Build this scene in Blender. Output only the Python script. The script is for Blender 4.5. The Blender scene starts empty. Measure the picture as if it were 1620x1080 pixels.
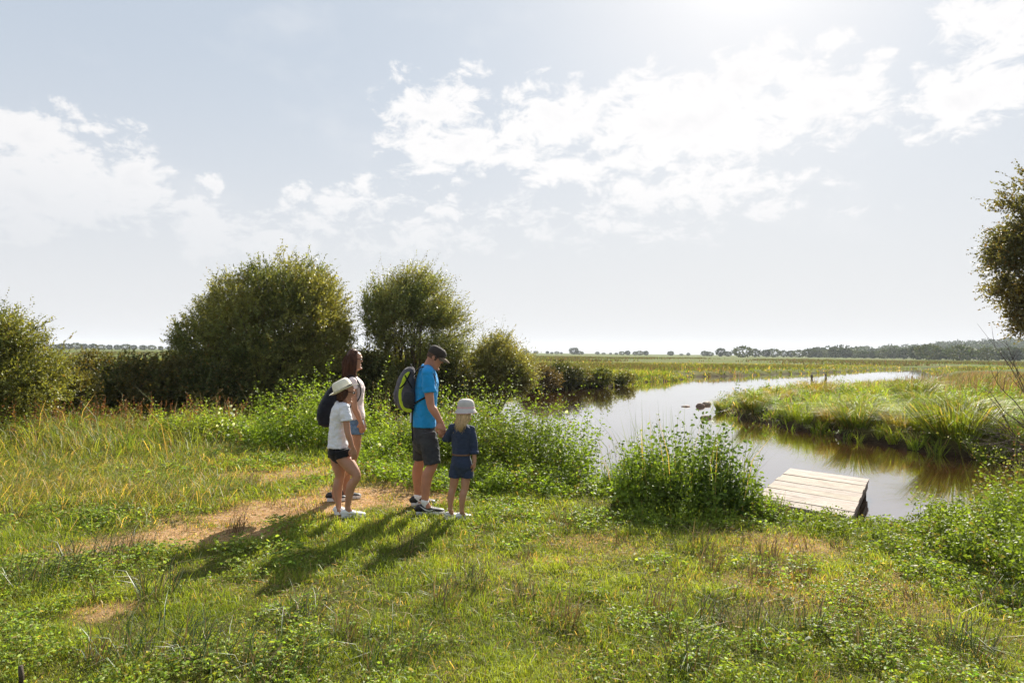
import bpy, math, random
import numpy as np
from mathutils import Vector, Matrix

rng = np.random.default_rng(7)
random.seed(7)
R = math.radians

# ------------------------------------------------------------------ camera
sc = bpy.context.scene
CAM_H = 1.73
ROLL = R(0.62)
FPX = 1080.0            # focal length in units of the photograph's pixels (1620 wide)
cam_data = bpy.data.cameras.new("camera")
cam = bpy.data.objects.new("camera", cam_data)
sc.collection.objects.link(cam)
cam.location = (0, 0, CAM_H)
cam.rotation_euler = (Matrix.Rotation(R(90), 3, 'X') @ Matrix.Rotation(ROLL, 3, 'Z')).to_euler()
cam_data.sensor_width = 36.0
cam_data.lens = 24.0
cam_data.shift_y = 17.0 / 1620.0
cam_data.clip_start = 0.05
cam_data.clip_end = 20000
sc.camera = cam

# ------------------------------------------------------------------ sun, sky, exposure
SUN_EL, SUN_AZ = R(33.0), R(19.5)          # azimuth to the right of +Y
sun_dir = Vector((math.cos(SUN_EL) * math.sin(SUN_AZ), math.cos(SUN_EL) * math.cos(SUN_AZ), math.sin(SUN_EL)))
sd = bpy.data.lights.new("sun", 'SUN')
sd.energy = 5.0
sd.angle = R(0.6)
sd.color = (1.0, 0.93, 0.82)
sun = bpy.data.objects.new("sun", sd)
sc.collection.objects.link(sun)
sun.rotation_euler = sun_dir.to_track_quat('Z', 'Y').to_euler()
sun.location = (20, 50, 40)

sc.view_settings.view_transform = 'Standard'
sc.view_settings.look = 'None'
sc.view_settings.gamma = 1.0
sc.view_settings.exposure = 1.17
sc.cycles.max_bounces = 8
sc.cycles.diffuse_bounces = 3
sc.cycles.glossy_bounces = 3
sc.cycles.transmission_bounces = 4
sc.cycles.transparent_max_bounces = 8
sc.cycles.volume_bounces = 0
sc.cycles.caustics_reflective = False
sc.cycles.caustics_refractive = False
sc.cycles.sample_clamp_indirect = 6.0
sc.cycles.use_denoising = True
try:
    sc.cycles.denoiser = 'OPENIMAGEDENOISE'
    sc.cycles.denoising_prefilter = 'ACCURATE'
except Exception:
    pass

world = bpy.data.worlds.new("World")
sc.world = world
world.use_nodes = True


class NT:
    """small helper for building node trees"""
    def __init__(self, tree):
        self.t = tree
        self.n = tree.nodes
        self.l = tree.links

    def node(self, typ, **kw):
        nd = self.n.new(typ)
        for k, v in kw.items():
            setattr(nd, k, v)
        return nd

    def put(self, sock, v):
        if isinstance(v, bpy.types.NodeSocket):
            self.l.new(v, sock)
        else:
            sock.default_value = v

    def math(self, op, a, b=0.0, c=0.0, clamp=False):
        nd = self.node('ShaderNodeMath', operation=op, use_clamp=clamp)
        self.put(nd.inputs[0], a)
        self.put(nd.inputs[1], b)
        if len(nd.inputs) > 2:
            self.put(nd.inputs[2], c)
        return nd.outputs[0]

    def vmath(self, op, a, b=(0, 0, 0), out=0):
        nd = self.node('ShaderNodeVectorMath', operation=op)
        self.put(nd.inputs[0], a)
        self.put(nd.inputs[1], b)
        return nd.outputs[out]

    def vscale(self, a, s):
        nd = self.node('ShaderNodeVectorMath', operation='SCALE')
        self.put(nd.inputs[0], a)
        self.put(nd.inputs['Scale'], s)
        return nd.outputs[0]

    def mix(self, f, a, b, blend='MIX'):
        nd = self.node('ShaderNodeMix', data_type='RGBA', blend_type=blend)
        self.put(nd.inputs[0], f)
        self.put(nd.inputs[6], a if isinstance(a, bpy.types.NodeSocket) else (*a[:3], 1))
        self.put(nd.inputs[7], b if isinstance(b, bpy.types.NodeSocket) else (*b[:3], 1))
        return nd.outputs[2]

    def smooth(self, v, lo, hi, a=0.0, b=1.0):
        nd = self.node('ShaderNodeMapRange', interpolation_type='SMOOTHSTEP')
        self.put(nd.inputs[0], v)
        for i, x in enumerate((lo, hi, a, b)):
            self.put(nd.inputs[1 + i], x)
        return nd.outputs[0]

    def noise(self, vec, scale, detail=4, rough=0.55, dist=0.0):
        nd = self.node('ShaderNodeTexNoise')
        if vec is not None:
            self.put(nd.inputs['Vector'], vec)
        nd.inputs['Scale'].default_value = scale
        nd.inputs['Detail'].default_value = detail
        nd.inputs['Roughness'].default_value = rough
        nd.inputs['Distortion'].default_value = dist
        return nd


def build_world():
    w = NT(world.node_tree)
    w.n.clear()
    out = w.node('ShaderNodeOutputWorld')
    bg = w.node('ShaderNodeBackground')
    w.l.new(bg.outputs[0], out.inputs[0])
    sky = w.node('ShaderNodeTexSky', sky_type='NISHITA')
    sky.sun_disc = False
    sky.sun_elevation = SUN_EL
    sky.sun_rotation = SUN_AZ
    sky.air_density = 1.0
    sky.dust_density = 1.6
    sky.ozone_density = 1.2
    bg.inputs[1].default_value = 0.1
    tc = w.node('ShaderNodeTexCoord')
    d = w.vmath('NORMALIZE', tc.outputs['Generated'])
    sep = w.node('ShaderNodeSeparateXYZ')
    w.l.new(d, sep.inputs[0])
    az = w.math('ARCTAN2', sep.outputs[0], sep.outputs[1])
    el = w.math('ARCSINE', sep.outputs[2])
    cmb = w.node('ShaderNodeCombineXYZ')
    w.l.new(az, cmb.inputs[0])
    w.l.new(el, cmb.inputs[1])
    ae = cmb.outputs[0]
    # slow warp so that the cloud outlines are ragged
    n1 = w.noise(ae, 9.0, 5, 0.6)
    wv = w.vscale(w.vmath('SUBTRACT', n1.outputs['Color'], (0.5, 0.5, 0.5)), 0.10)
    aew = w.vmath('ADD', ae, wv)
    # stretched coordinates for the texture inside a cloud
    st = w.vmath('MULTIPLY', ae, (1.0, 1.7, 1.0))
    fb = w.noise(st, 20.0, 11, 0.68, 0.35)
    fb2 = w.noise(st, 5.0, 4, 0.55)

    def aepx(px, py):
        dx, dy = px - 810.0, 557.0 - py
        c, s = math.cos(ROLL), math.sin(ROLL)
        X, Z = dx * c - dy * s, dx * s + dy * c
        return math.atan2(X, FPX), math.atan2(Z, math.hypot(FPX, X))

    def group(lst):
        acc = None
        for (px, py, rx, ry, rot, k) in lst:
            a0, e0 = aepx(px, py)
            a1, _ = aepx(px + rx, py)
            a2, _ = aepx(px - rx, py)
            _, e1 = aepx(px, py - ry)
            _, e2 = aepx(px, py + ry)
            mp = w.node('ShaderNodeMapping', vector_type='TEXTURE')
            w.l.new(aew, mp.inputs[0])
            mp.inputs[1].default_value = (a0, e0, 0)
            mp.inputs[2].default_value = (0, 0, R(rot))
            mp.inputs[3].default_value = (abs(a1 - a2) / 2, abs(e1 - e2) / 2, 1)
            g = w.node('ShaderNodeTexGradient', gradient_type='SPHERICAL')
            w.l.new(mp.outputs[0], g.inputs[0])
            v = w.math('MULTIPLY', g.outputs['Fac'], k)
            acc = v if acc is None else w.math('MAXIMUM', acc, v)
        return acc
    crisp = group([
        (60, 290, 300, 105, 0, 1.5), (30, 215, 110, 90, -12, 1.7), (205, 285, 95, 95, 0, 1.7), (120, 245, 120, 60, 0, 1.0),
        (150, 178, 150, 22, -12, 0.8),
        (690, 170, 130, 90, 10, 1.2), (740, 230, 210, 80, 0, 1.4), (880, 190, 220, 80, 0, 1.35),
        (1090, 190, 320, 115, 0, 1.7), (1290, 160, 200, 90, 4, 1.5), (880, 262, 260, 45, -4, 1.2), (1180, 110, 130, 80, 0, 1.2),
        (1090, 300, 300, 75, -6, 1.1), (980, 350, 320, 70, 0, 0.8),
        (1590, 50, 180, 130, 0, 1.5), (1540, 150, 190, 75, 15, 1.4), (1310, 75, 70, 45, 30, 1.0), (1395, 95, 60, 30, 0, 0.9),
        (545, 312, 140, 42, 0, 1.2), (712, 330, 95, 26, 0, 1.1), (327, 288, 30, 18, 0, 1.1), (640, 380, 130, 40, 0, 0.8),
        (400, 372, 330, 62, -3, 1.15), (650, 385, 260, 55, 0, 1.0), (40, 352, 190, 35, 0, 0.9), (1340, 325, 90, 25, 4, 0.9),
    ])
    dens = w.math('MULTIPLY', crisp, 1.15)
    dens = w.math('ADD', dens, w.math('MULTIPLY', w.math('SUBTRACT', fb.outputs['Fac'], 0.535), 4.6))
    dens = w.math('ADD', dens, w.math('MULTIPLY', w.math('SUBTRACT', fb2.outputs['Fac'], 0.5), 0.9))
    has = w.smooth(crisp, 0.0, 0.25)
    cl = w.math('MULTIPLY', w.smooth(dens, 0.15, 0.95), has)
    # scattered clouds over the rest of the dome, faint
    gen = w.math('MULTIPLY', w.smooth(fb2.outputs['Fac'], 0.52, 0.75), 0.22)
    # base sky: physical sky, pulled towards the milky white of summer haze near the horizon, with added fill behind the camera
    base = w.mix(1.0, sky.outputs[0], (1.0, 1.0, 1.0), 'MULTIPLY')
    mz = w.smooth(el, R(26), R(-2), 0.0, 1.0)
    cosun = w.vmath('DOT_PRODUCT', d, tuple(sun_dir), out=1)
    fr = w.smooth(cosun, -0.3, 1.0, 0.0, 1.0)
    glow = w.math('MULTIPLY', w.math('POWER', w.math('MAXIMUM', cosun, 0.0), 50.0), 0.75)
    glow2 = w.math('POWER', w.math('MAXIMUM', cosun, 0.0), 260.0)
    S = 6.45   # all values below are display-linear; background strength is 0.1
    haze_c = w.mix(fr, tuple(S * v for v in (0.56, 0.56, 0.57)), tuple(S * v for v in (0.565, 0.568, 0.578)))  # first colour, behind the camera, is brightened as fill for shaded near sides
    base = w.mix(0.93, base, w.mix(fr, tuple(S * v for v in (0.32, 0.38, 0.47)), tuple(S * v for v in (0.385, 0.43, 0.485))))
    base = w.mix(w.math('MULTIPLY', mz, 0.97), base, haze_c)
    base = w.mix(glow, base, tuple(S * v for v in (0.62, 0.62, 0.635)))
    base = w.mix(glow2, base, tuple(S * v for v in (1.1, 1.08, 1.05)))
    cloud_lit = w.mix(fr, tuple(S * v for v in (0.50, 0.51, 0.53)), tuple(S * v for v in (0.70, 0.69, 0.69)))
    cloud_dim = w.mix(fr, tuple(S * v for v in (0.40, 0.42, 0.46)), tuple(S * v for v in (0.50, 0.51, 0.54)))
    core = w.smooth(w.math('ADD', dens, w.math('MULTIPLY', w.math('SUBTRACT', fb2.outputs['Fac'], 0.5), 2.0)), 1.2, 2.6)
    ccol = w.mix(w.math('MULTIPLY', core, 0.25), cloud_lit, cloud_dim)
    lowfade = w.smooth(el, R(6), R(15), 0.25, 0.95)
    amt = w.math('MULTIPLY', w.math('MAXIMUM', cl, gen), lowfade)
    colr = w.mix(amt, base, ccol)
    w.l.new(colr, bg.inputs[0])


build_world()


# ------------------------------------------------------------------ picture <-> place
_c, _s = math.cos(ROLL), math.sin(ROLL)


def ray(px, py):
    """direction (y = 1) of the line of sight through a pixel of the 1620 x 1080 photograph"""
    dx, dy = (px - 810.0) / FPX, (557.0 - py) / FPX
    return np.array([dx * _c - dy * _s, 1.0, dx * _s + dy * _c])


def G(px, py, z=0.0):
    d = ray(px, py)
    t = (z - CAM_H) / d[2]
    return np.array([d[0] * t, t, z])


def L(px, py, Y):
    d = ray(px, py)
    return np.array([d[0] * Y, Y, CAM_H + d[2] * Y])


# ------------------------------------------------------------------ numpy noise
def vnoise(x, y, seed=0.0):
    x = np.asarray(x, float)
    y = np.asarray(y, float)
    xi, yi = np.floor(x), np.floor(y)
    fx, fy = x - xi, y - yi
    fx, fy = fx * fx * (3 - 2 * fx), fy * fy * (3 - 2 * fy)

    def h(a, b):
        v = np.sin(a * 127.1 + b * 311.7 + seed * 74.7) * 43758.5453
        return v - np.floor(v)
    return (h(xi, yi) * (1 - fx) + h(xi + 1, yi) * fx) * (1 - fy) + (h(xi, yi + 1) * (1 - fx) + h(xi + 1, yi + 1) * fx) * fy


def fbm(x, y, seed=0.0, oct=4):
    v, a, t = 0.0, 0.5, 0.0
    for i in range(oct):
        v = v + a * vnoise(x * 2 ** i, y * 2 ** i, seed + i * 3.1)
        t += a
        a *= 0.5
    return v / t


def sstep(a, b, x):
    t = np.clip((x - a) / (b - a), 0, 1)
    return t * t * (3 - 2 * t)


# ------------------------------------------------------------------ objects
def tag(o, label=None, cat=None, group=None, kind=None):
    if label:
        o["label"] = label
    if cat:
        o["category"] = cat
    if group:
        o["group"] = group
    if kind:
        o["kind"] = kind
    return o


def empty(name, loc=(0, 0, 0)):
    o = bpy.data.objects.new(name, None)
    o.empty_display_size = 0.2
    sc.collection.objects.link(o)
    o.location = tuple(float(v) for v in loc)
    return o


def mk(name, V, F4=None, F3=None, mat=None, parent=None, origin=(0, 0, 0), col=None, smooth=None):
    """one mesh object out of numpy arrays; V is in world coordinates, origin is subtracted"""
    V = np.asarray(V, np.float32) - np.asarray(origin, np.float32)
    F4 = np.zeros((0, 4), np.int32) if F4 is None else np.asarray(F4, np.int32).reshape(-1, 4)
    F3 = np.zeros((0, 3), np.int32) if F3 is None else np.asarray(F3, np.int32).reshape(-1, 3)
    me = bpy.data.meshes.new(name)
    me.vertices.add(len(V))
    me.vertices.foreach_set("co", V.ravel())
    li = np.concatenate([F4.ravel(), F3.ravel()]).astype(np.int32)
    me.loops.add(len(li))
    me.loops.foreach_set("vertex_index", li)
    st = np.concatenate([np.arange(len(F4)) * 4, len(F4) * 4 + np.arange(len(F3)) * 3]).astype(np.int32)
    me.polygons.add(len(st))
    me.polygons.foreach_set("loop_start", st)
    if smooth is not None:
        me.polygons.foreach_set("use_smooth", np.full(len(st), bool(smooth)))
    me.update(calc_edges=True)
    if col is not None:
        col = np.asarray(col, np.float32)
        a = me.color_attributes.new("tint", 'FLOAT_COLOR', 'POINT')
        rgba = np.ones((len(V), 4), np.float32)
        rgba[:, :3] = col
        a.data.foreach_set("color", rgba.ravel())
    o = bpy.data.objects.new(name, me)
    sc.collection.objects.link(o)
    if mat is not None:
        me.materials.append(mat)
    if parent is not None:
        o.parent = parent
    return o


class MB:
    """collects vertices, quads, triangles and vertex tints"""
    def __init__(self):
        self.V, self.Q, self.T, self.C, self.n = [], [], [], [], 0

    def add(self, V, Q=None, T=None, C=None):
        V = np.asarray(V, float).reshape(-1, 3)
        if Q is not None and len(Q):
            self.Q.append(np.asarray(Q, np.int64).reshape(-1, 4) + self.n)
        if T is not None and len(T):
            self.T.append(np.asarray(T, np.int64).reshape(-1, 3) + self.n)
        self.V.append(V)
        if C is None:
            C = (0.1, 0.1, 0.1)
        C = np.asarray(C, float)
        self.C.append(np.broadcast_to(C, (len(V), 3)) if C.ndim == 1 else C)
        self.n += len(V)

    def build(self, name, mat, parent=None, origin=(0, 0, 0), smooth=None):
        V = np.concatenate(self.V)
        Q = np.concatenate(self.Q) if self.Q else None
        T = np.concatenate(self.T) if self.T else None
        return mk(name, V, Q, T, mat, parent, origin, np.concatenate(self.C), smooth)


def unit(v):
    v = np.asarray(v, float)
    return v / np.maximum(np.linalg.norm(v, axis=-1, keepdims=True), 1e-9)


def blades(mb, P, h, w, az, lean, C, facing=None, droop=0.0):
    """grass blades: five vertices each, arching towards az"""
    n = len(P)
    P = np.asarray(P, float)
    h = np.broadcast_to(h, n)
    w = np.broadcast_to(w, n)
    lean = np.broadcast_to(lean, n)
    az = np.broadcast_to(az, n)
    D = np.stack([np.cos(az), np.sin(az), np.zeros(n)], 1)
    b = rng.uniform(0, math.tau, n) if facing is None else facing
    S = np.stack([np.cos(b), np.sin(b), np.zeros(n)], 1)
    up = np.array([0, 0, 1.0])
    m = P + up * (h * 0.55)[:, None] + D * (h * lean * 0.30)[:, None]
    t = P + up * (h * (1 - 0.35 * np.minimum(lean, 1.5) - droop))[:, None] + D * (h * lean)[:, None]
    V = np.empty((n, 5, 3))
    V[:, 0] = P - S * (w / 2)[:, None]
    V[:, 1] = P + S * (w / 2)[:, None]
    V[:, 2] = m - S * (w * 0.42)[:, None]
    V[:, 3] = m + S * (w * 0.42)[:, None]
    V[:, 4] = t
    i = np.arange(n)[:, None] * 5
    Q = i + np.array([[0, 1, 3, 2]])
    T = i + np.array([[2, 3, 4]])
    C = np.asarray(C, float)
    if C.ndim == 1:
        C = np.broadcast_to(C, (n, 3))
    mb.add(V, Q, T, np.repeat(C, 5, axis=0))


def leaves(mb, P, D, length, width, C, fold=0.12, N=None, oval=False):
    """leaves folded along the midrib: four corners, or six for a rounder blade"""
    n = len(P)
    P, D = np.asarray(P, float), unit(D)
    if N is None:
        N = rng.normal(size=(n, 3)) + np.array([0, 0, 0.6])
    S = unit(np.cross(D, N))
    K = np.cross(S, D)
    length = np.broadcast_to(length, n)[:, None]
    width = np.broadcast_to(width, n)[:, None]
    if oval:
        V = np.empty((n, 6, 3))
        V[:, 0] = P
        for q, (t, ww, s_) in enumerate(((0.22, 0.42, 1), (0.22, 0.42, -1), (0.62, 0.44, 1), (0.62, 0.44, -1))):
            V[:, 1 + q] = P + D * length * t + S * width * ww * s_ + K * length * fold * (0.6 + 0.7 * t)
        V[:, 5] = P + D * length - np.array([0, 0, 0.12]) * length
        i = np.arange(n)[:, None] * 6
        C = np.asarray(C, float)
        if C.ndim == 1:
            C = np.broadcast_to(C, (n, 3))
        mb.add(V, i + np.array([[1, 2, 4, 3]]), np.concatenate([i + np.array([[0, 2, 1]]), i + np.array([[3, 4, 5]])]), np.repeat(C, 6, axis=0))
        return
    V = np.empty((n, 4, 3))
    V[:, 0] = P
    V[:, 1] = P + D * length * 0.48 + S * width * 0.5 + K * length * fold
    V[:, 2] = P + D * length
    V[:, 3] = P + D * length * 0.48 - S * width * 0.5 + K * length * fold
    Q = np.arange(n)[:, None] * 4 + np.arange(4)[None]
    C = np.asarray(C, float)
    if C.ndim == 1:
        C = np.broadcast_to(C, (n, 3))
    mb.add(V, Q, None, np.repeat(C, 4, axis=0))


def tints(n, base, var=0.25, dry=None, dryfrac=0.0, hue=0.12):
    """n leaf colours about a base colour (some dry)"""
    base = np.asarray(base, float)
    k = np.exp(rng.normal(0, var, (n, 1)))
    C = base[None] * k
    C[:, 0] *= np.exp(rng.normal(0, hue, n))
    if dry is not None and dryfrac > 0:
        m = rng.random(n) < dryfrac
        C[m] = np.asarray(dry)[None] * np.exp(rng.normal(0, var, (m.sum(), 1)))
    return C


def tube(mb, pts, rad, sides=8, C=(0.1, 0.1, 0.1), ref=None, cap=True, steps=1):
    """tapered tube along pts; rad is a number or (ra, rb) per point, ra along ref"""
    pts = np.asarray(pts, float)
    rad = np.array([(r, r) if np.isscalar(r) else r for r in rad], float)
    if steps > 1 and len(pts) > 2:
        # Catmull-Rom
        P = np.vstack([2 * pts[0] - pts[1], pts, 2 * pts[-1] - pts[-2]])
        Rr = np.vstack([rad[0], rad, rad[-1]])
        op, orr = [], []
        for i in range(len(pts) - 1):
            for k in range(steps):
                t = k / steps
                for A, o_ in ((P, op), (Rr, orr)):
                    a, b, c, d = A[i], A[i + 1], A[i + 2], A[i + 3]
                    o_.append(0.5 * (2 * b + (c - a) * t + (2 * a - 5 * b + 4 * c - d) * t * t + (3 * b - a - 3 * c + d) * t ** 3))
        op.append(pts[-1])
        orr.append(rad[-1])
        pts, rad = np.array(op), np.maximum(np.array(orr), 1e-4)
    T = unit(np.gradient(pts, axis=0))
    if cap == 'round':
        # extra rings for rounded ends
        def ends(p, t, r, sgn):
            ps, rs = [], []
            rm = min(r)
            for a in (80, 60, 35):
                ps.append(p + sgn * t * rm * math.sin(R(a)))
                rs.append(r * math.cos(R(a)))
            return ps, rs
        a0, r0 = ends(pts[0], T[0], rad[0], -1)
        a1, r1 = ends(pts[-1], T[-1], rad[-1], 1)
        pts = np.vstack([a0, pts, a1[::-1]])
        rad = np.vstack([r0, rad, r1[::-1]])
        T = np.vstack([[T[0]] * 3, T, [T[-1]] * 3])
    m = len(pts)
    ref = np.array([0.37, 0.93, 0.11]) if ref is None else np.asarray(ref, float)
    E1 = unit(ref[None] - (T @ ref)[:, None] * T)
    E2 = np.cross(T, E1)
    a = np.linspace(0, math.tau, sides, endpoint=False)
    V = pts[:, None] + E1[:, None] * (np.cos(a)[None, :, None] * rad[:, 0][:, None, None]) + E2[:, None] * (np.sin(a)[None, :, None] * rad[:, 1][:, None, None])
    V = V.reshape(-1, 3)
    i, j = np.meshgrid(np.arange(m - 1), np.arange(sides), indexing='ij')
    j2 = (j + 1) % sides
    Q = np.stack([i * sides + j, i * sides + j2, (i + 1) * sides + j2, (i + 1) * sides + j], -1).reshape(-1, 4)
    Tn = None
    if cap:
        V = np.vstack([V, pts[0], pts[-1]])
        k = np.arange(sides)
        b = m * sides
        Tn = np.vstack([np.stack([np.full(sides, b), (k + 1) % sides, k], 1),
                        np.stack([np.full(sides, b + 1), (m - 1) * sides + k, (m - 1) * sides + (k + 1) % sides], 1)])
    mb.add(V, Q, Tn, C)


# ------------------------------------------------------------------ materials
def new_mat(name):
    m = bpy.data.materials.new(name)
    m.use_nodes = True
    t = NT(m.node_tree)
    p = m.node_tree.nodes['Principled BSDF']
    return m, t, p


def leaf_mat(name, trans=0.45, rough=0.5, spec=0.35, tr_tint=(1.45, 1.38, 0.42)):
    m, t, p = new_mat(name)
    at = t.node('ShaderNodeAttribute', attribute_name='tint')
    t.l.new(at.outputs['Color'], p.inputs['Base Color'])
    p.inputs['Roughness'].default_value = rough
    p.inputs['Specular IOR Level'].default_value = spec
    tr = t.node('ShaderNodeBsdfTranslucent')
    t.l.new(t.mix(1.0, at.outputs['Color'], tr_tint, 'MULTIPLY'), tr.inputs['Color'])
    mx = t.node('ShaderNodeMixShader')
    mx.inputs[0].default_value = trans
    t.l.new(p.outputs[0], mx.inputs[1])
    t.l.new(tr.outputs[0], mx.inputs[2])
    t.l.new(mx.outputs[0], t.n['Material Output'].inputs[0])
    return m


def plain(name, color, rough=0.7, spec=0.3, bump=0.0, bscale=60.0, var=0.12, vscale=8.0, stretch=(1, 1, 1), sheen=0.0, sss=0.0):
    m, t, p = new_mat(name)
    tc = t.node('ShaderNodeTexCoord')
    v = t.vmath('MULTIPLY', tc.outputs['Object'], stretch)
    n = t.noise(v, vscale, 5, 0.6)
    c = t.mix(t.smooth(n.outputs['Fac'], 0.3, 0.7), tuple(x * (1 - var) for x in color), tuple(min(1, x * (1 + var)) for x in color))
    t.l.new(c, p.inputs['Base Color'])
    p.inputs['Roughness'].default_value = rough
    p.inputs['Specular IOR Level'].default_value = spec
    if sheen:
        p.inputs['Sheen Weight'].default_value = sheen
    if sss:
        p.inputs['Subsurface Weight'].default_value = sss
        p.inputs['Subsurface Radius'].default_value = (0.02, 0.008, 0.004)
        p.inputs['Subsurface Scale'].default_value = 0.5
    if bump:
        b = t.node('ShaderNodeBump')
        b.inputs['Strength'].default_value = 0.6
        b.inputs['Distance'].default_value = bump
        n2 = t.noise(v, bscale, 3, 0.6)
        t.l.new(n2.outputs['Fac'], b.inputs['Height'])
        t.l.new(b.outputs[0], p.inputs['Normal'])
    return m


M = {}
M['grass'] = leaf_mat('grass_blade', 0.45, 0.5, 0.3)
M['leaf'] = leaf_mat('weed_leaf', 0.42, 0.55, 0.22, (1.35, 1.4, 0.5))
M['shrub'] = leaf_mat('shrub_leaf', 0.36, 0.5, 0.35, (1.45, 1.3, 0.5))
M['dry'] = leaf_mat('dry_stalk', 0.30, 0.6, 0.2, (1.2, 1.0, 0.6))
M['far_leaf'] = leaf_mat('far_leaf', 0.15, 0.7, 0.1)
M['bark'] = plain('bark', (0.11, 0.085, 0.06), 0.85, 0.15, 0.01, 40, 0.35, 12)

# ------------------------------------------------------------------ river outline (metres, water level)
WZ = -0.55
RIVER = np.array([
    (90, -12), (30, -1), (18, 3.2), (12.5, 5.9), (9, 7.6), (6.6, 8.2), (4.8, 8.0), (3.2, 8.05), (2.2, 9.2), (1.0, 10.9), (0, 11.9), (-1, 13.2),
    (-2.4, 15), (-5, 15.7), (-14, 14.8), (-40, 12), (-120, 4), (-120, 7), (-40, 14.6), (-14, 16.8), (-6, 18.2), (-3.8, 20), (-2.6, 24), (-1.6, 31),
    (-0.8, 38), (1.5, 39.6), (3.2, 42.5), (5.0, 44.2), (8.0, 48.5), (9.8, 52.5), (13.5, 57), (16, 61), (17, 66), (19, 68.5), (23, 71), (29.5, 78), (37, 85), (50, 98), (62, 114), (78, 130),
    (100, 145), (140, 160), (220, 185), (420, 225), (420, 219), (200, 176), (100, 140), (72, 122), (56, 90), (36, 56), (26, 47), (18, 41), (13, 36), (9.4, 31), (8.1, 27.7),
    (7.9, 25), (8.1, 23.6), (8.7, 20.6), (9.2, 18.8), (9.5, 17.4), (9.9, 15.9), (10.3, 14.8), (11.4, 13), (14, 10.5), (18, 8), (30, 3.5), (90, -6)], float)


def chaikin(P, n=2):
    for _ in range(n):
        Q = np.roll(P, -1, axis=0)
        P = np.stack([P * 0.75 + Q * 0.25, P * 0.25 + Q * 0.75], 1).reshape(-1, 2)
    return P


RIV = chaikin(RIVER, 2)


def river_sd(x, y):
    """signed distance to the water's edge, positive on land"""
    x = np.asarray(x, float).ravel()
    y = np.asarray(y, float).ravel()
    d2 = np.full(x.shape, 1e18)
    ins = np.zeros(x.shape, bool)
    A = RIV
    B = np.roll(RIV, -1, axis=0)
    for (ax, ay), (bx, by) in zip(A, B):
        ex, ey = bx - ax, by - ay
        t = np.clip(((x - ax) * ex + (y - ay) * ey) / (ex * ex + ey * ey), 0, 1)
        d2 = np.minimum(d2, (x - ax - t * ex) ** 2 + (y - ay - t * ey) ** 2)
        c = ((ay > y) != (by > y))
        xin = ex * (y - ay) / (ey if ey != 0 else 1e-9) + ax
        ins ^= c & (x < xin)
    d = np.sqrt(d2)
    return np.where(ins, -d, d)


def shore_warp(x, y):
    x = np.asarray(x, float)
    y = np.asarray(y, float)
    return 0.30 * (fbm(x * 0.9, y * 0.9, 5.0, 3) - 0.5) * np.clip(np.hypot(x, y) / 10, 0.6, 4)


def near_side(x, y):
    """1 on the photographer's bank, 0 on the other banks"""
    lim = np.interp(x, [-120, -40, -14, -5, -2.4, 0, 3, 6.4, 9, 12.5, 18, 30, 90], [5.5, 13.3, 15.8, 16.8, 16.5, 13, 11, 9.6, 8.8, 7.5, 5, 1, -9])
    return (y < lim).astype(float)


def land(x, y, sd_=None):
    x = np.asarray(x, float)
    y = np.asarray(y, float)
    sh = x.shape
    d = (river_sd(x, y).reshape(sh) if sd_ is None else sd_) + shore_warp(x, y)
    ns = near_side(x, y)
    rel = 0.05 * (fbm(x * 0.5, y * 0.5, 1.0, 3) - 0.5) + 0.035 * (fbm(x * 2.5, y * 2.5, 2.0, 3) - 0.5)
    top = np.where(ns > 0, rel, -0.12 + 2.2 * rel + 0.10 * sstep(0.5, 4, d))
    far = np.hypot(x, y)
    top = top - 0.12 * sstep(50, 140, far) * (ns == 0)
    w = np.where(ns > 0, 1.1, 0.42 + 0.02 * far)
    z_land = (WZ - 0.06) + (top - WZ + 0.06) * sstep(-0.05, 1.0, d / w)
    z_wat = (WZ - 0.06) + np.maximum(d, -2.0) * 0.55
    return np.where(d > 0, z_land, z_wat)


def gz(x, y):
    return float(land(np.array([float(x)]), np.array([float(y)]))[0])


def axis(lo, flo, fhi, hi, step, grow):
    a = list(np.arange(flo, fhi, step))
    s, v = step, a[-1]
    while v < hi:
        s *= grow
        v += s
        a.append(v)
    s, v, b = step, a[0], []
    while v > lo:
        s *= grow
        v -= s
        b.append(v)
    return np.array(b[::-1] + a)


PATCH = []      # dry worn places of the lawn: centre, half sizes, turn, weight
for (px, py, rx, ry, rot, k) in [(300, 850, 1.0, 0.45, 0.42, 1.0), (430, 812, 1.0, 0.42, 0.42, 1.1), (520, 792, 1.0, 0.45, 0.3, 1.0), (610, 775, 0.9, 0.5, 0.2, 1.1), (680, 790, 0.6, 0.35, 0.1, 0.8),
                         (140, 985, 0.24, 0.16, 0.5, 0.7), (1255, 860, 0.75, 0.40, -0.2, 0.6), (1300, 930, 0.9, 0.55, -0.2, 0.45), (860, 890, 0.5, 0.25, 0, 0.35), (930, 860, 0.5, 0.22, 0, 0.35),
                         (470, 750, 1.5, 0.55, 0.2, 0.6), (600, 738, 1.0, 0.5, 0.0, 0.65)]:
    g = G(px, py, 0.0)
    PATCH.append((g[0], g[1], rx, ry, rot, k))


def dryness(x, y):
    v = np.zeros(np.shape(x))
    wx = x + 1.0 * (fbm(x * 2.2, y * 2.2, 11) - 0.5)
    wy = y + 0.9 * (fbm(x * 2.2, y * 2.2, 12) - 0.5)
    for cx, cy, rx, ry, rot, k in PATCH:
        c, s = math.cos(rot), math.sin(rot)
        u = ((wx - cx) * c + (wy - cy) * s) / rx
        w_ = (-(wx - cx) * s + (wy - cy) * c) / ry
        v = np.maximum(v, k * sstep(1.45, 0.35, np.sqrt(u * u + w_ * w_)))
    return np.clip(v * (0.85 + 0.5 * fbm(np.asarray(x) * 5, np.asarray(y) * 5, 13)), 0, 1)


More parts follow.
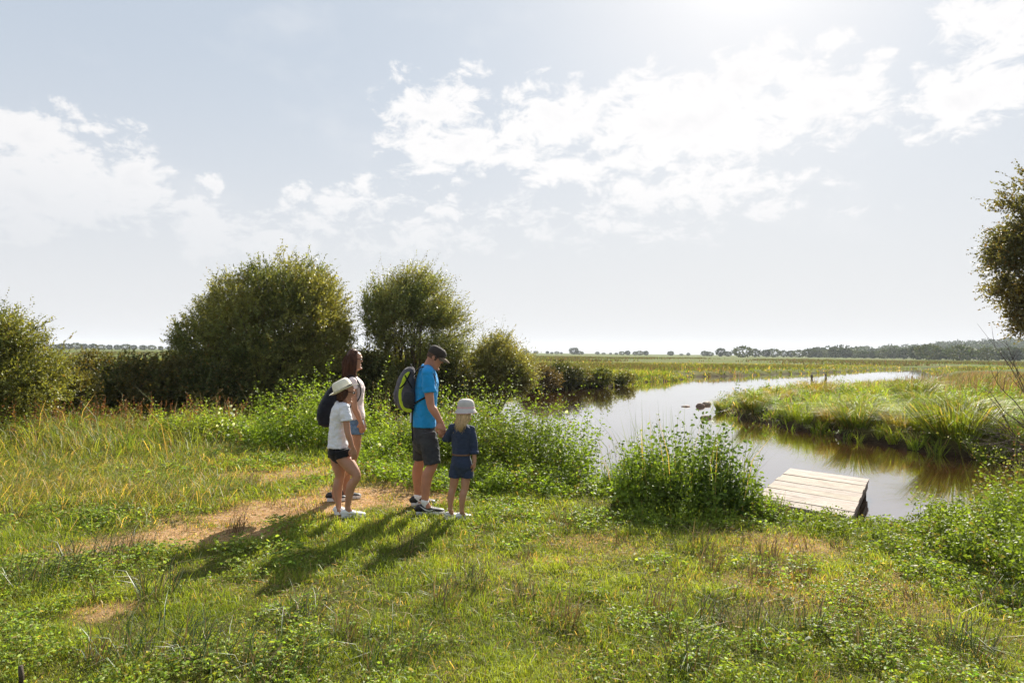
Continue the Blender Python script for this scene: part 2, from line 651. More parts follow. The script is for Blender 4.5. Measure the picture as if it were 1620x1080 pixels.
gxs = axis(-2900, -14, 32, 2900, 0.14, 1.045)
gys = axis(-60, 2.0, 48, 3900, 0.13, 1.035)
GX, GY = np.meshgrid(gxs, gys)
SD = river_sd(GX, GY).reshape(GX.shape)
GZ = land(GX, GY, SD)
nx, ny = len(gxs), len(gys)
i, j = np.meshgrid(np.arange(ny - 1), np.arange(nx - 1), indexing='ij')
Q = np.stack([i * nx + j, i * nx + j + 1, (i + 1) * nx + j + 1, (i + 1) * nx + j], -1).reshape(-1, 4)
dr = dryness(GX, GY)
dsh = SD + shore_warp(GX, GY)
mud = sstep(0.75, 0.25, dsh / np.where(near_side(GX, GY) > 0, 1.1, 0.6 + 0.012 * np.hypot(GX, GY)))
col = np.stack([dr, mud, near_side(GX, GY)], -1).reshape(-1, 3)


def ground_mat():
    m, t, p = new_mat('ground_soil_and_turf')
    at = t.node('ShaderNodeAttribute', attribute_name='tint')
    sp = t.node('ShaderNodeSeparateColor')
    t.l.new(at.outputs['Color'], sp.inputs[0])
    geo = t.node('ShaderNodeNewGeometry')
    P = geo.outputs['Position']
    n1 = t.noise(P, 1.3, 5, 0.6)
    n2 = t.noise(P, 14, 5, 0.65)
    n3 = t.noise(t.vmath('MULTIPLY', P, (0.012, 0.05, 0.0)), 1.0, 6, 0.6)
    n4 = t.noise(t.vmath('MULTIPLY', P, (0.05, 0.16, 0.0)), 1.0, 5, 0.6)
    turf = t.mix(t.smooth(n1.outputs['Fac'], 0.35, 0.65), (0.075, 0.085, 0.020), (0.15, 0.14, 0.040))
    turf = t.mix(t.smooth(n2.outputs['Fac'], 0.45, 0.75), turf, (0.13, 0.10, 0.045))
    dry = t.mix(t.smooth(n2.outputs['Fac'], 0.35, 0.65), (0.34, 0.19, 0.09), (0.50, 0.33, 0.18))
    c = t.mix(sp.outputs[0], turf, dry)
    # meadows farther off: bands of green and of rusty rushes
    sep = t.node('ShaderNodeSeparateXYZ')
    t.l.new(P, sep.inputs[0])
    mead = t.mix(t.smooth(n3.outputs['Fac'], 0.42, 0.58), (0.085, 0.125, 0.028), (0.12, 0.13, 0.04))
    mead = t.mix(t.math('MULTIPLY', t.smooth(n4.outputs['Fac'], 0.5, 0.62), 0.6), mead, (0.12, 0.075, 0.035))
    fary = t.smooth(sep.outputs[1], 55.0, 120.0)
    c = t.mix(fary, c, mead)
    mudc = t.mix(t.smooth(n2.outputs['Fac'], 0.3, 0.7), (0.022, 0.014, 0.009), (0.075, 0.05, 0.032))
    c = t.mix(sp.outputs[1], c, mudc)
    t.l.new(c, p.inputs['Base Color'])
    p.inputs['Roughness'].default_value = 1.0
    p.inputs['Specular IOR Level'].default_value = 0.03
    b = t.node('ShaderNodeBump')
    b.inputs['Strength'].default_value = 0.8
    b.inputs['Distance'].default_value = 0.04
    n5 = t.noise(P, 30, 6, 0.7)
    t.l.new(n5.outputs['Fac'], b.inputs['Height'])
    t.l.new(b.outputs[0], p.inputs['Normal'])
    return m


ground = mk('ground', np.stack([GX, GY, GZ], -1).reshape(-1, 3), Q, None, ground_mat(), col=col, smooth=True)
tag(ground, 'marsh ground with lawn, banks and far meadows', None, None, 'structure')


def water_mat():
    m, t, p = new_mat('river_water')
    geo = t.node('ShaderNodeNewGeometry')
    P = geo.outputs['Position']
    n0 = t.noise(t.vmath('MULTIPLY', P, (0.3, 0.3, 0.3)), 1.0, 3, 0.5)
    c = t.mix(n0.outputs['Fac'], (0.050, 0.019, 0.007), (0.085, 0.037, 0.014))
    t.l.new(c, p.inputs['Base Color'])
    p.inputs['Roughness'].default_value = 0.04
    p.inputs['IOR'].default_value = 3.2
    p.inputs['Coat Weight'].default_value = 1.0
    p.inputs['Coat IOR'].default_value = 1.7
    p.inputs['Coat Roughness'].default_value = 0.03
    p.inputs['Specular Tint'].default_value = (1, 1, 1, 1)
    n1 = t.noise(t.vmath('MULTIPLY', P, (1.0, 1.6, 1.0)), 3.5, 4, 0.55, 0.3)
    n2 = t.noise(t.vmath('MULTIPLY', P, (0.35, 0.7, 1.0)), 1.0, 3, 0.5)
    h = t.math('MULTIPLY', n1.outputs['Fac'], t.smooth(n2.outputs['Fac'], 0.35, 0.7, 0.35, 1.0))
    b = t.node('ShaderNodeBump')
    b.inputs['Strength'].default_value = 0.5
    b.inputs['Distance'].default_value = 0.012
    t.l.new(h, b.inputs['Height'])
    t.l.new(b.outputs[0], p.inputs['Normal'])
    return m


wx = np.array([(-140, -14), (440, -14), (440, 235), (-140, 235)], float)
water = mk('water', np.c_[wx, np.full(4, WZ)], [[0, 1, 2, 3]], None, water_mat())
tag(water, 'calm brown river reflecting the pale sky', None, None, 'structure')

# ------------------------------------------------------------------ wooden landing stage
def box(mb, c, u, v, w_, hu, hv, hw, C=(0.3, 0.3, 0.3), jit=0.0, bev=0.0, shear=0.0):
    """box with centre c and half sizes along unit axes, chamfered on the long top edges"""
    c, u, v, w_ = (np.asarray(a, float) for a in (c, u, v, w_))
    prof = [(-1, -1), (1, -1), (1, 1), (-1, 1)]
    if bev:
        bu = bev / hv
        bw = bev / hw
        prof = [(-1, -1), (1, -1), (1, 1 - bw), (1 - bu, 1), (-1 + bu, 1), (-1, 1 - bw)]
    k = len(prof)
    V = []
    for s in (-1, 1):
        for a, b in prof:
            q = c + u * hu * s + v * hv * a + w_ * hw * b + rng.normal(0, jit, 3)
            q[0] += shear * hv * a
            V.append(q)
    Q = [[q, (q + 1) % k, k + (q + 1) % k, k + q] for q in range(k)]
    T = []
    for q in range(1, k - 1):
        T.append([0, q + 1, q])
        T.append([k, k + q, k + q + 1])
    mb.add(V, [r[::-1] for r in Q] if False else Q, T, C)


def wood_mat():
    m, t, p = new_mat('weathered_planks')
    tc = t.node('ShaderNodeTexCoord')
    at = t.node('ShaderNodeAttribute', attribute_name='tint')
    v = t.vmath('MULTIPLY', tc.outputs['Object'], (3.0, 26.0, 10.0))
    n = t.noise(v, 1.6, 7, 0.65, 0.8)
    n2 = t.noise(tc.outputs['Object'], 3.0, 5, 0.6)
    c = t.mix(t.smooth(n.outputs['Fac'], 0.35, 0.7), (0.22, 0.18, 0.145), (0.43, 0.38, 0.33))
    c = t.mix(t.math('MULTIPLY', t.smooth(n2.outputs['Fac'], 0.5, 0.75), 0.55), c, (0.19, 0.15, 0.12))
    c = t.mix(1.0, c, at.outputs['Color'], 'MULTIPLY')
    t.l.new(c, p.inputs['Base Color'])
    p.inputs['Roughness'].default_value = 0.75
    p.inputs['Specular IOR Level'].default_value = 0.08
    b = t.node('ShaderNodeBump')
    b.inputs['Strength'].default_value = 0.6
    b.inputs['Distance'].default_value = 0.006
    t.l.new(n.outputs['Fac'], b.inputs['Height'])
    t.l.new(b.outputs[0], p.inputs['Normal'])
    return m


M['wood'] = wood_mat()
DZ = -0.29
A_ = G(1250, 740, DZ)
B_ = G(1375, 757, DZ)
C_ = G(1205, 795, DZ)
v_ = unit((B_ - A_))                  # along the planks
w0 = unit(C_ - A_)
u_ = w0 - v_ * float(w0 @ v_)
u_ = unit(u_ * 0.15 + w0 * 0.85)      # towards the bank
pw = np.linalg.norm(B_ - A_)
ln = 3.15
dock = empty('landing_stage', (*((A_ + B_) / 2 + u_ * ln / 2)[:2], WZ))
dock.rotation_euler.z = math.atan2(v_[1], v_[0])
tag(dock, 'low wooden landing stage of pale weathered planks at the water edge', 'landing stage')
ca, sa = math.cos(dock.rotation_euler.z), math.sin(dock.rotation_euler.z)
ul = np.array([u_[0] * ca + u_[1] * sa, -u_[0] * sa + u_[1] * ca, 0])      # bank direction in the stage's own frame
deck = MB()
npl = 9
pitch = ln / npl
zt = DZ - WZ
for k in range(npl):
    c = ul * (-ln / 2 + pitch * (k + 0.5)) + np.array([rng.normal(0, 0.004), 0, zt - 0.022 + rng.normal(0, 0.004)])
    hv = pitch * abs(ul[1]) / 2 - (0.010, 0.007, 0.013, 0.009, 0.006, 0.010, 0.010, 0.008, 0.009)[k]
    f = rng.uniform(0.86, 1.08)
    box(deck, c, unit([1, rng.normal(0, 0.004), 0.0]), (0, 1, 0), (0, 0, 1), pw / 2, hv, 0.022, C=(f, f * rng.uniform(0.96, 1), f * rng.uniform(0.9, 1)), jit=0.002, bev=0.006, shear=ul[0] / ul[1])
deck.build('deck', M['wood'], dock, smooth=False)
M['old_wood'] = plain('wet_timber', (0.07, 0.05, 0.035), 0.7, 0.3, 0.01, 30, 0.3, 6, (1, 6, 6))
for sx in (-0.93, 0.93):
    b = MB()
    p0, p1 = -ul * (ln / 2 - 0.06), ul * (ln / 2 - 0.06)
    box(b, np.array([sx * pw / 2, 0, zt - 0.046 - 0.055]), unit(ul), np.cross((0, 0, 1), unit(ul)), (0, 0, 1), ln / 2 - 0.04, 0.03, 0.055, jit=0.001)
    b.build('beam', M['old_wood'], dock, smooth=False)
    for e in (-0.92, 0.9):
        b = MB()
        q = np.array([sx * 0.93 * pw / 2, 0, 0]) + ul * (ln / 2) * e
        tube(b, [q + (0, 0, zt - 0.05), q + (0, 0, -0.8)], [0.055, 0.06], 10)
        b.build('post', M['old_wood'], dock, smooth=True)

# ------------------------------------------------------------------ scatter helpers
def scatter(x0, x1, y0, y1, density, keep=None):
    """random points on land; keep(x, y) gives a probability"""
    n = int((x1 - x0) * (y1 - y0) * density)
    x = rng.uniform(x0, x1, n)
    y = rng.uniform(y0, y1, n)
    if keep is not None:
        m = rng.random(n) < keep(x, y)
        x, y = x[m], y[m]
    return x, y


def in_view(x, y, mx=0.82, pad=0.6):
    return (np.abs(x) < mx * y + pad)


def on_ground(x, y, dz=0.0):
    return np.stack([x, y, land(x, y) + dz], 1)


G1 = (0.165, 0.215, 0.030)       # lawn green
G2 = (0.235, 0.285, 0.042)         # yellow green
G3 = (0.060, 0.105, 0.020)       # dark green
STRAW = (0.46, 0.31, 0.15)
RUST = (0.20, 0.095, 0.045)

# ------------------------------------------------------------------ lawn
def lawn():
    mb = MB()
    for (y0, y1, den, w, hh) in ((2.9, 4.6, 9500, 0.0034, 0.038), (4.6, 6.6, 6500, 0.0045, 0.042), (6.6, 9.5, 3600, 0.007, 0.048), (9.5, 15, 1500, 0.011, 0.075)):
        def keep(x, y):
            k = in_view(x, y) * (river_sd(x, y) > 0.25) * (near_side(x, y) > 0)
            dd = dryness(x, y)
            return k * (1 - 0.72 * dd) * (0.55 + 0.45 * sstep(0.35, 0.6, fbm(x * 2.0, y * 2.0, 21)))
        xm = 0.82 * y1 + 0.6
        x, y = scatter(-xm, min(xm, 13), y0, y1, den, keep)
        P = on_ground(x, y)
        n = len(x)
        big = fbm(x * 0.9, y * 0.9, 22)
        fine = fbm(x * 3.5, y * 3.5, 23)
        dd = dryness(x, y)
        h = hh * np.exp(rng.normal(0, 0.38, n)) * (0.55 + 0.95 * sstep(0.35, 0.65, fine)) * (1 - 0.55 * dd)
        base = np.where((big > 0.5)[:, None], G2, G1) * (0.75 + 0.6 * fine)[:, None]
        C = base * np.exp(rng.normal(0, 0.22, (n, 1)))
        pd = 0.05 + 0.55 * dd + 0.09 * sstep(0.5, 0.7, fbm(x * 1.6, y * 1.6, 24))
        m = rng.random(n) < pd
        C[m] = np.asarray(STRAW) * np.exp(rng.normal(-0.1, 0.3, (m.sum(), 1)))
        blades(mb, P, h, w * rng.uniform(0.7, 1.3, n), rng.uniform(0, math.tau, n), rng.uniform(0.2, 1.3, n), C)
    return mb.build('lawn_grass', M['grass'])


tag(lawn(), 'short patchy lawn grass, green with straw coloured blades', 'grass', None, 'stuff')


def clover():
    mb = MB()
    for (y0, y1, den, s) in ((2.9, 5.2, 2600, 0.020), (5.2, 8.5, 1500, 0.027), (8.5, 12, 700, 0.04)):
        def keep(x, y):
            f = fbm(x * 1.3, y * 1.3, 31)
            return in_view(x, y) * (river_sd(x, y) > 0.4) * (near_side(x, y) > 0) * sstep(0.42, 0.72, f) * sstep(0.25, 0.7, vnoise(x * 5, y * 5, 35)) * (1 - dryness(x, y))
        xm = 0.82 * y1 + 0.6
        x, y = scatter(-xm, min(xm, 12), y0, y1, den, keep)
        n = len(x)
        f = fbm(x * 1.3, y * 1.3, 31)
        P = on_ground(x, y, 0.0)
        P[:, 2] += rng.uniform(0.015, 0.075, n) * (0.4 + 1.4 * sstep(0.47, 0.7, f))
        for k in range(3):      # three leaflets to a stalk
            a = rng.uniform(0, math.tau, n)
            D = np.stack([np.cos(a), np.sin(a), rng.uniform(-0.25, 0.45, n)], 1)
            leaves(mb, P, D, s * np.exp(rng.normal(-0.1, 0.4, n)), s * rng.uniform(0.4, 0.8, n), tints(n, (0.20, 0.26, 0.05), 0.35, (0.28, 0.22, 0.09), 0.08), 0.08, oval=True)
    return mb.build('ground_cover', M['leaf'])


tag(clover(), 'low clover and small broad leaves spread through the lawn', 'ground cover', None, 'stuff')


def litter():
    mb = MB()
    x, y = scatter(-8, 9, 2.9, 9.5, 260, lambda x, y: in_view(x, y) * (river_sd(x, y) > 0.5) * (near_side(x, y) > 0) * (0.15 + 0.85 * np.maximum(dryness(x, y), sstep(0.5, 0.7, fbm(x * 1.6, y * 1.6, 24)))))
    n = len(x)
    P = on_ground(x, y, 0.012)
    P[:, 2] += rng.uniform(0, 0.03, n)
    a = rng.uniform(0, math.tau, n)
    D = np.stack([np.cos(a), np.sin(a), rng.normal(0.03, 0.12, n)], 1)
    leaves(mb, P, D, rng.uniform(0.04, 0.13, n), rng.uniform(0.0025, 0.005, n), tints(n, (0.40, 0.32, 0.19), 0.3, (0.12, 0.09, 0.06), 0.35), 0.03)
    return mb.build('dry_litter', M['dry'])


tag(litter(), 'dry straw and dead stalks lying on the worn lawn', 'litter', None, 'stuff')


# ------------------------------------------------------------------ longer grass
def grass_field(name, label, region, den, h, w, cols, lean=(0.3, 1.1), az=None, mat='grass', keep=None, hn=0.3, cat='grass', seed=41, dryfrac=0.15, dry=STRAW, clump=0.0, dz=-0.02):
    mb = MB()
    x, y = scatter(*region, den, keep)
    n = len(x)
    if clump:
        cx = np.round(x / clump + 0.35 * np.sin(y * 3)) * clump
        cy = np.round(y / clump + 0.35 * np.sin(x * 3)) * clump
        x = x * 0.45 + cx * 0.55
        y = y * 0.45 + cy * 0.55
    P = on_ground(x, y, dz)
    f = fbm(x * 0.9, y * 0.9, seed)
    hh = h * np.exp(rng.normal(0, hn, n)) * (0.6 + 0.8 * f)
    a = rng.uniform(0, math.tau, n) if az is None else np.where(rng.random(n) < 0.5, rng.uniform(0, math.tau, n), rng.normal(az, 1.0, n))
    if clump:
        out = np.arctan2(y - cy, x - cx)
        a = np.where(rng.random(n) < 0.7, out + rng.normal(0, 0.5, n), a)
    g = fbm(x * 1.7, y * 1.7, seed + 1)
    c0, c1 = np.asarray(cols[0]), np.asarray(cols[1])
    t = sstep(0.38, 0.62, g)[:, None]
    C = (c0 * (1 - t) + c1 * t) * np.exp(rng.normal(0, 0.25, (n, 1)))
    m = rng.random(n) < dryfrac
    C[m] = np.asarray(dry) * np.exp(rng.normal(0, 0.3, (m.sum(), 1)))
    blades(mb, P, hh, w * rng.uniform(0.7, 1.3, n), a, rng.uniform(*lean, n), C)
    return tag(mb.build(name, M[mat]), label, cat, None, 'stuff')


def left_keep(x, y):
    edge = -2.6 - 0.25 * (y - 7) + 0.8 * (fbm(x, y, 43) - 0.5)
    return in_view(x, y) * (river_sd(x, y) > 0.15) * (near_side(x, y) > 0) * sstep(0.0, 1.2, edge - x) * sstep(6.0, 8.0, y - 0.0 * x) * (1 - dryness(x, y))


grass_field('long_grass', 'long tangled grass left of the family, mixed with straw stalks', (-15, -2, 6, 15, )[0:2] + (6, 15.5), 1000, 0.22, 0.006, ((0.14, 0.19, 0.035), (0.22, 0.23, 0.055)), (0.5, 1.6), 0.6, keep=left_keep, dryfrac=0.25)


def patch_keep(x, y):
    f = fbm(x * 0.8, y * 0.8, 47)
    return in_view(x, y) * (river_sd(x, y) > 0.4) * (near_side(x, y) > 0) * sstep(0.56, 0.66, f) * (1 - dryness(x, y)) * (x < 5)


grass_field('lawn_tufts', 'taller ragged tufts of grass dotted about the lawn', (-7, 7, 3.0, 9), 700, 0.085, 0.004, ((0.11, 0.16, 0.03), (0.18, 0.21, 0.05)), (0.5, 1.5), keep=patch_keep, dryfrac=0.18, seed=48)


# ------------------------------------------------------------------ leafy weeds
def weed_plants(mb, x, y, h, leaf, per=14, C=(0.12, 0.2, 0.03), lean=0.25, spread=0.8, az=None, tipsize=0.45, stemC=(0.12, 0.14, 0.04), up=0.25, dry=(0.22, 0.17, 0.06), dryfrac=0.06, dz=0.0, var=0.25, wr=0.5, colvar=None):
    """stems with leaves set round them"""
    n = len(x)
    P = on_ground(np.asarray(x, float), np.asarray(y, float), dz)
    h = np.broadcast_to(h, n)
    a = rng.uniform(0, math.tau, n) if az is None else rng.normal(az, 0.9, n)
    ln_ = np.abs(rng.normal(0, lean, n)) + 0.03
    top = np.stack([np.cos(a) * ln_ * h, np.sin(a) * ln_ * h, h], 1)
    blades(mb, P, h * 1.0, 0.006, a, ln_, stemC)
    k = np.arange(per)
    t = (0.12 + 0.88 * (k + 0.5) / per)[None, :] + rng.uniform(-0.03, 0.03, (n, per))
    t = np.clip(t, 0.05, 1.0)
    up_ = np.array([0, 0, 1.0])
    D0 = np.stack([np.cos(a), np.sin(a), np.zeros(n)], 1)
    pos = P[:, None] + up_ * (h[:, None] * t * (1 - 0.35 * ln_[:, None] * t))[..., None] + D0[:, None] * (h[:, None] * ln_[:, None] * t ** 2)[..., None]
    b = k[None] * 2.4 + rng.uniform(0, math.tau, (n, 1)) + rng.normal(0, 0.5, (n, per))
    el = rng.normal(up, 0.45, (n, per))
    D = np.stack([np.cos(b) * np.cos(el), np.sin(b) * np.cos(el), np.sin(el)], -1)
    sz = leaf * (1.15 - (1 - tipsize) * t) * rng.uniform(0.65, 1.35, (n, per))
    off = D * (sz * spread * rng.uniform(0.1, 1.3, (n, per)))[..., None]
    cc = tints(n, C, var, dry, dryfrac) if colvar is None else colvar
    CC = np.repeat(cc, per, axis=0) * np.exp(rng.normal(0, 0.15, (n * per, 1)))
    leaves(mb, (pos + off).reshape(-1, 3), D.reshape(-1, 3), sz.ravel(), sz.ravel() * wr, CC, oval=True)


LEAFK = 1.12


def weed_bank(name, label, region, den, h, leaf, cols, keep, per=14, seed=50, lean=0.3, cat='weeds', dryfrac=0.06, clumpf=1.6, dry=(0.22, 0.17, 0.06), hmin=0.5, spires=0.06, wr=0.55):
    mb = MB()
    x, y = scatter(*region, den, keep)
    f = fbm(x * clumpf, y * clumpf, seed)
    n = len(x)
    mo = fbm(x * 0.95 + 9, y * 0.95, seed + 5, 2)
    hh = h * (hmin * 0.75 + 1.15 * sstep(0.3, 0.7, f)) * (0.55 + 0.75 * sstep(0.3, 0.65, mo)) * np.exp(rng.normal(0, 0.13, n))
    hh = np.where(rng.random(n) < spires, hh * 1.4, hh)
    g = fbm(x * 1.1, y * 1.1, seed + 1)
    t = sstep(0.4, 0.6, g)[:, None]
    C = (np.asarray(cols[0]) * (1 - t) + np.asarray(cols[1]) * t) * np.exp(rng.normal(0, 0.16, (n, 1)))
    m = rng.random(n) < dryfrac
    C[m] = np.asarray(dry)
    weed_plants(mb, x, y, hh, leaf * LEAFK, int(per * 1.4), colvar=C, lean=lean, wr=wr)
    return tag(mb.build(name, M['leaf']), label, cat, None, 'stuff')


def band(pts, wid):
    """keep() for a ragged strip along a polyline"""
    pts = np.asarray(pts, float)

    def k(x, y):
        d = np.full(x.shape, 1e9)
        w = np.zeros(x.shape)
        for q in range(len(pts) - 1):
            a, b = pts[q], pts[q + 1]
            e = b - a
            t = np.clip(((x - a[0]) * e[0] + (y - a[1]) * e[1]) / (e @ e), 0, 1)
            dd = np.hypot(x - a[0] - t * e[0], y - a[1] - t * e[1])
            ww = wid[q] * (1 - t) + wid[q + 1] * t
            w = np.where(dd < d, ww, w)
            d = np.minimum(d, dd)
        d = d + 0.5 * (fbm(x * 2, y * 2, 61) - 0.5)
        return sstep(1.0, 0.75, d / np.maximum(w, 1e-3)) * (river_sd(x, y) > -0.05)
    return k


YG0, YG1 = (0.185, 0.255, 0.034), (0.25, 0.305, 0.045)
DG0, DG1 = (0.09, 0.135, 0.026), (0.155, 0.20, 0.036)
# bright weeds between the hedge and the lawn, left of and behind the family
weed_bank('bright_weeds', 'bright yellow green leafy weeds between the family and the hedge', (-9, -1.0, 10, 15.3), 85, 0.60, 0.055, (YG0, YG1),
          band([(-6.3, 12.4), (-4.6, 12.7), (-2.9, 12.6), (-1.6, 12.1), (-1.2, 11.6)], [0.4, 1.25, 1.2, 0.9, 0.6]), per=26, seed=52, hmin=0.75)
weed_bank('mixed_weeds', 'mixed olive weeds in the rough at the left edge', (-14, -5, 9.5, 14.5), 20, 0.42, 0.05, (DG1, (0.2, 0.2, 0.05)),
          band([(-13.5, 11.0), (-10, 11.6), (-7.5, 12.2), (-5.6, 12.4)], [1.3, 1.3, 1.2, 0.9]), per=18, seed=54, dryfrac=0.25, dry=(0.2, 0.1, 0.05))
weed_bank('waterside_weeds', 'tall leafy weeds along the water behind the small child', (-2, 3.6, 7.5, 13.5), 120, 0.55, 0.05, (YG0, DG1),
          band([(-1.6, 12.2), (-0.5, 11.0), (0.3, 10.2), (0.9, 9.6)], [0.8, 1.05, 1.0, 0.55]), per=26, seed=56, hmin=0.7)
weed_bank('low_weeds', 'low leafy weeds between the lawn and the waterside growth', (-3.2, 2.8, 7.4, 11.2), 110, 0.22, 0.05, (DG1, YG0),
          band([(-2.3, 10.6), (-1.3, 9.4), (-0.2, 8.9), (0.8, 8.5)], [0.6, 0.8, 0.95, 0.7]), per=13, seed=58)
weed_bank('bank_weeds', 'leafy nettles and weeds on the bank right of the landing stage', (3.2, 9, 4.2, 8.9), 150, 0.34, 0.040, ((0.17, 0.225, 0.035), DG1),
          band([(5.35, 7.55), (4.85, 6.8), (4.55, 6.1), (4.35, 5.4), (4.5, 4.6)], [0.55, 0.75, 0.75, 0.7, 0.7]), per=18, seed=60, hmin=0.6)
weed_bank('tall_bank_weeds', 'tall yellow green weeds at the right edge above the river', (4.6, 9.5, 4.4, 8.9), 70, 0.72, 0.036, ((0.21, 0.24, 0.05), (0.17, 0.17, 0.05)),
          band([(6.3, 7.6), (6.1, 6.6), (5.6, 5.6), (5.5, 4.9)], [0.9, 1.0, 0.8, 0.5]), per=22, seed=62, dryfrac=0.22, dry=(0.24, 0.12, 0.06), spires=0.2, lean=0.4)
weed_bank('edge_weeds', 'small creeping weeds where the lawn meets the bank', (1.5, 5.2, 3.6, 8), 200, 0.13, 0.035, (DG1, YG0),
          band([(2.7, 7.3), (3.9, 6.7), (3.9, 5.9), (3.7, 5.0), (3.9, 4.0)], [0.35, 0.5, 0.6, 0.6, 0.7]), per=8, seed=64)


def stalks(name, label, pts, wid, region, den, h, C, head=0.0, headC=RUST, lean=0.35, az=None, w=0.006, cat='stalks'):
    """thin upright stems, some with a seed head"""
    mb = MB()
    x, y = scatter(*region, den, band(pts, wid))
    n = len(x)
    P = on_ground(x, y)
    hh = h * rng.uniform(0.55, 1.2, n)
    a = rng.uniform(0, math.tau, n) if az is None else rng.normal(az, 0.9, n)
    le = np.abs(rng.normal(0, lean, n))
    blades(mb, P, hh, w, a, le, tints(n, C, 0.3))
    if head:
        k = 22
        t = rng.uniform(0.62, 1.0, (n, k))
        D0 = np.stack([np.cos(a), np.sin(a), np.zeros(n)], 1)
        pos = P[:, None] + np.array([0, 0, 1.0]) * (hh[:, None] * t * (1 - 0.3 * le[:, None] * t))[..., None] + D0[:, None] * (hh[:, None] * le[:, None] * t ** 2)[..., None]
        D = rng.normal(size=(n, k, 3)) * 0.6 + np.array([0, 0, 0.8])
        leaves(mb, pos.reshape(-1, 3), D.reshape(-1, 3), rng.uniform(0.5, 1.2, n * k) * head, head * 0.45, np.repeat(tints(n, headC, 0.3), k, axis=0))
    return tag(mb.build(name, M['dry']), label, cat, None, 'stuff')


grass_field('rough_grass', 'long soft rough grass in front of the hedge at the left edge', (-15, -4.6, 9.3, 14.8), 520, 0.46, 0.009, ((0.14, 0.195, 0.035), (0.22, 0.24, 0.055)), (0.3, 1.2), keep=lambda x, y: in_view(x, y) * (river_sd(x, y) > 0.1) * (near_side(x, y) > 0) * sstep(9.6, 11.6, y + 1.2 * (fbm(x, y, 68) - 0.5)) * sstep(-4.6, -6.2, x), clump=0.5, dryfrac=0.13, seed=67)
grass_field('bank_grass', 'long wispy grass mixed into the weeds along the right bank', (4.2, 9.5, 4.2, 8.8), 800, 0.72, 0.006, ((0.16, 0.20, 0.045), (0.24, 0.23, 0.08)), (0.2, 1.1), keep=lambda x, y: in_view(x, y) * (river_sd(x, y) > 0.05) * (near_side(x, y) > 0) * sstep(4.7, 5.9, x + 0.8 * (fbm(x * 1.5, y * 1.5, 69) - 0.5)) * sstep(0.35, 0.6, fbm(x * 1.2, y * 1.2, 70)), clump=0.35, dryfrac=0.3, seed=71)
stalks('sorrel_stalks', 'rusty brown dock and sorrel seed stalks before the dark hedge', [(-13, 11.6), (-9.5, 12.4), (-7.3, 13.0), (-5.8, 13.4)], [1.0, 1.3, 1.1, 0.7], (-14.5, -5, 10, 14.6), 34, 0.75, (0.16, 0.09, 0.045), 0.03, (0.26, 0.115, 0.05))
stalks('reed_stems', 'thin pale grass stems rising out of the weeds behind the family', [(-6, 13.2), (-3, 13.8), (-1.2, 12.9), (0, 11.3), (1.5, 9.5)], [0.7, 0.8, 0.7, 0.6, 0.4], (-7, 3, 8.5, 15), 18, 1.0, (0.24, 0.21, 0.09), 0.022, (0.26, 0.21, 0.12), lean=0.25)
stalks('bank_stems', 'thin brown and green stems in the tall weeds at the right edge', [(6.5, 7.9), (6.3, 6.6), (5.7, 5.6)], [1.0, 1.1, 0.8], (4.4, 9.5, 4.4, 9), 42, 0.95, (0.20, 0.13, 0.06), 0.02, (0.25, 0.2, 0.1), lean=0.35)

# bindweed flowers among the weeds
mb = MB()
fx, fy, fz = [], [], []
for _ in range(60):
    if rng.random() < 0.6:
        px, py = rng.uniform(340, 500), rng.uniform(640, 700)
        Y = rng.uniform(11.6, 12.4)
    else:
        px, py = rng.uniform(600, 900), rng.uniform(650, 720)
        Y = rng.uniform(9.6, 10.6)
    p = L(px, py, Y)
    if p[2] < gz(p[0], p[1]) + 0.25:
        continue
    a0 = rng.uniform(0, math.tau)
    dn = unit(rng.normal(size=3) * 0.5 + np.array([0, -0.9, 0.5]))
    s1 = unit(np.cross(dn, [0, 0, 1.0]))
    s2 = np.cross(s1, dn)
    k = np.arange(7)
    ring = p + dn * 0.012 + 0.026 * (np.cos(k / 7 * math.tau)[:, None] * s1 + np.sin(k / 7 * math.tau)[:, None] * s2)
    mb.add(np.vstack([p, ring]), None, [[0, 1 + q, 1 + (q + 1) % 7] for q in range(7)], (0.75, 0.75, 0.70))
tag(mb.build('bindweed_flowers', M['leaf']), 'small white bindweed flowers open among the weeds', 'flowers', None, 'stuff')


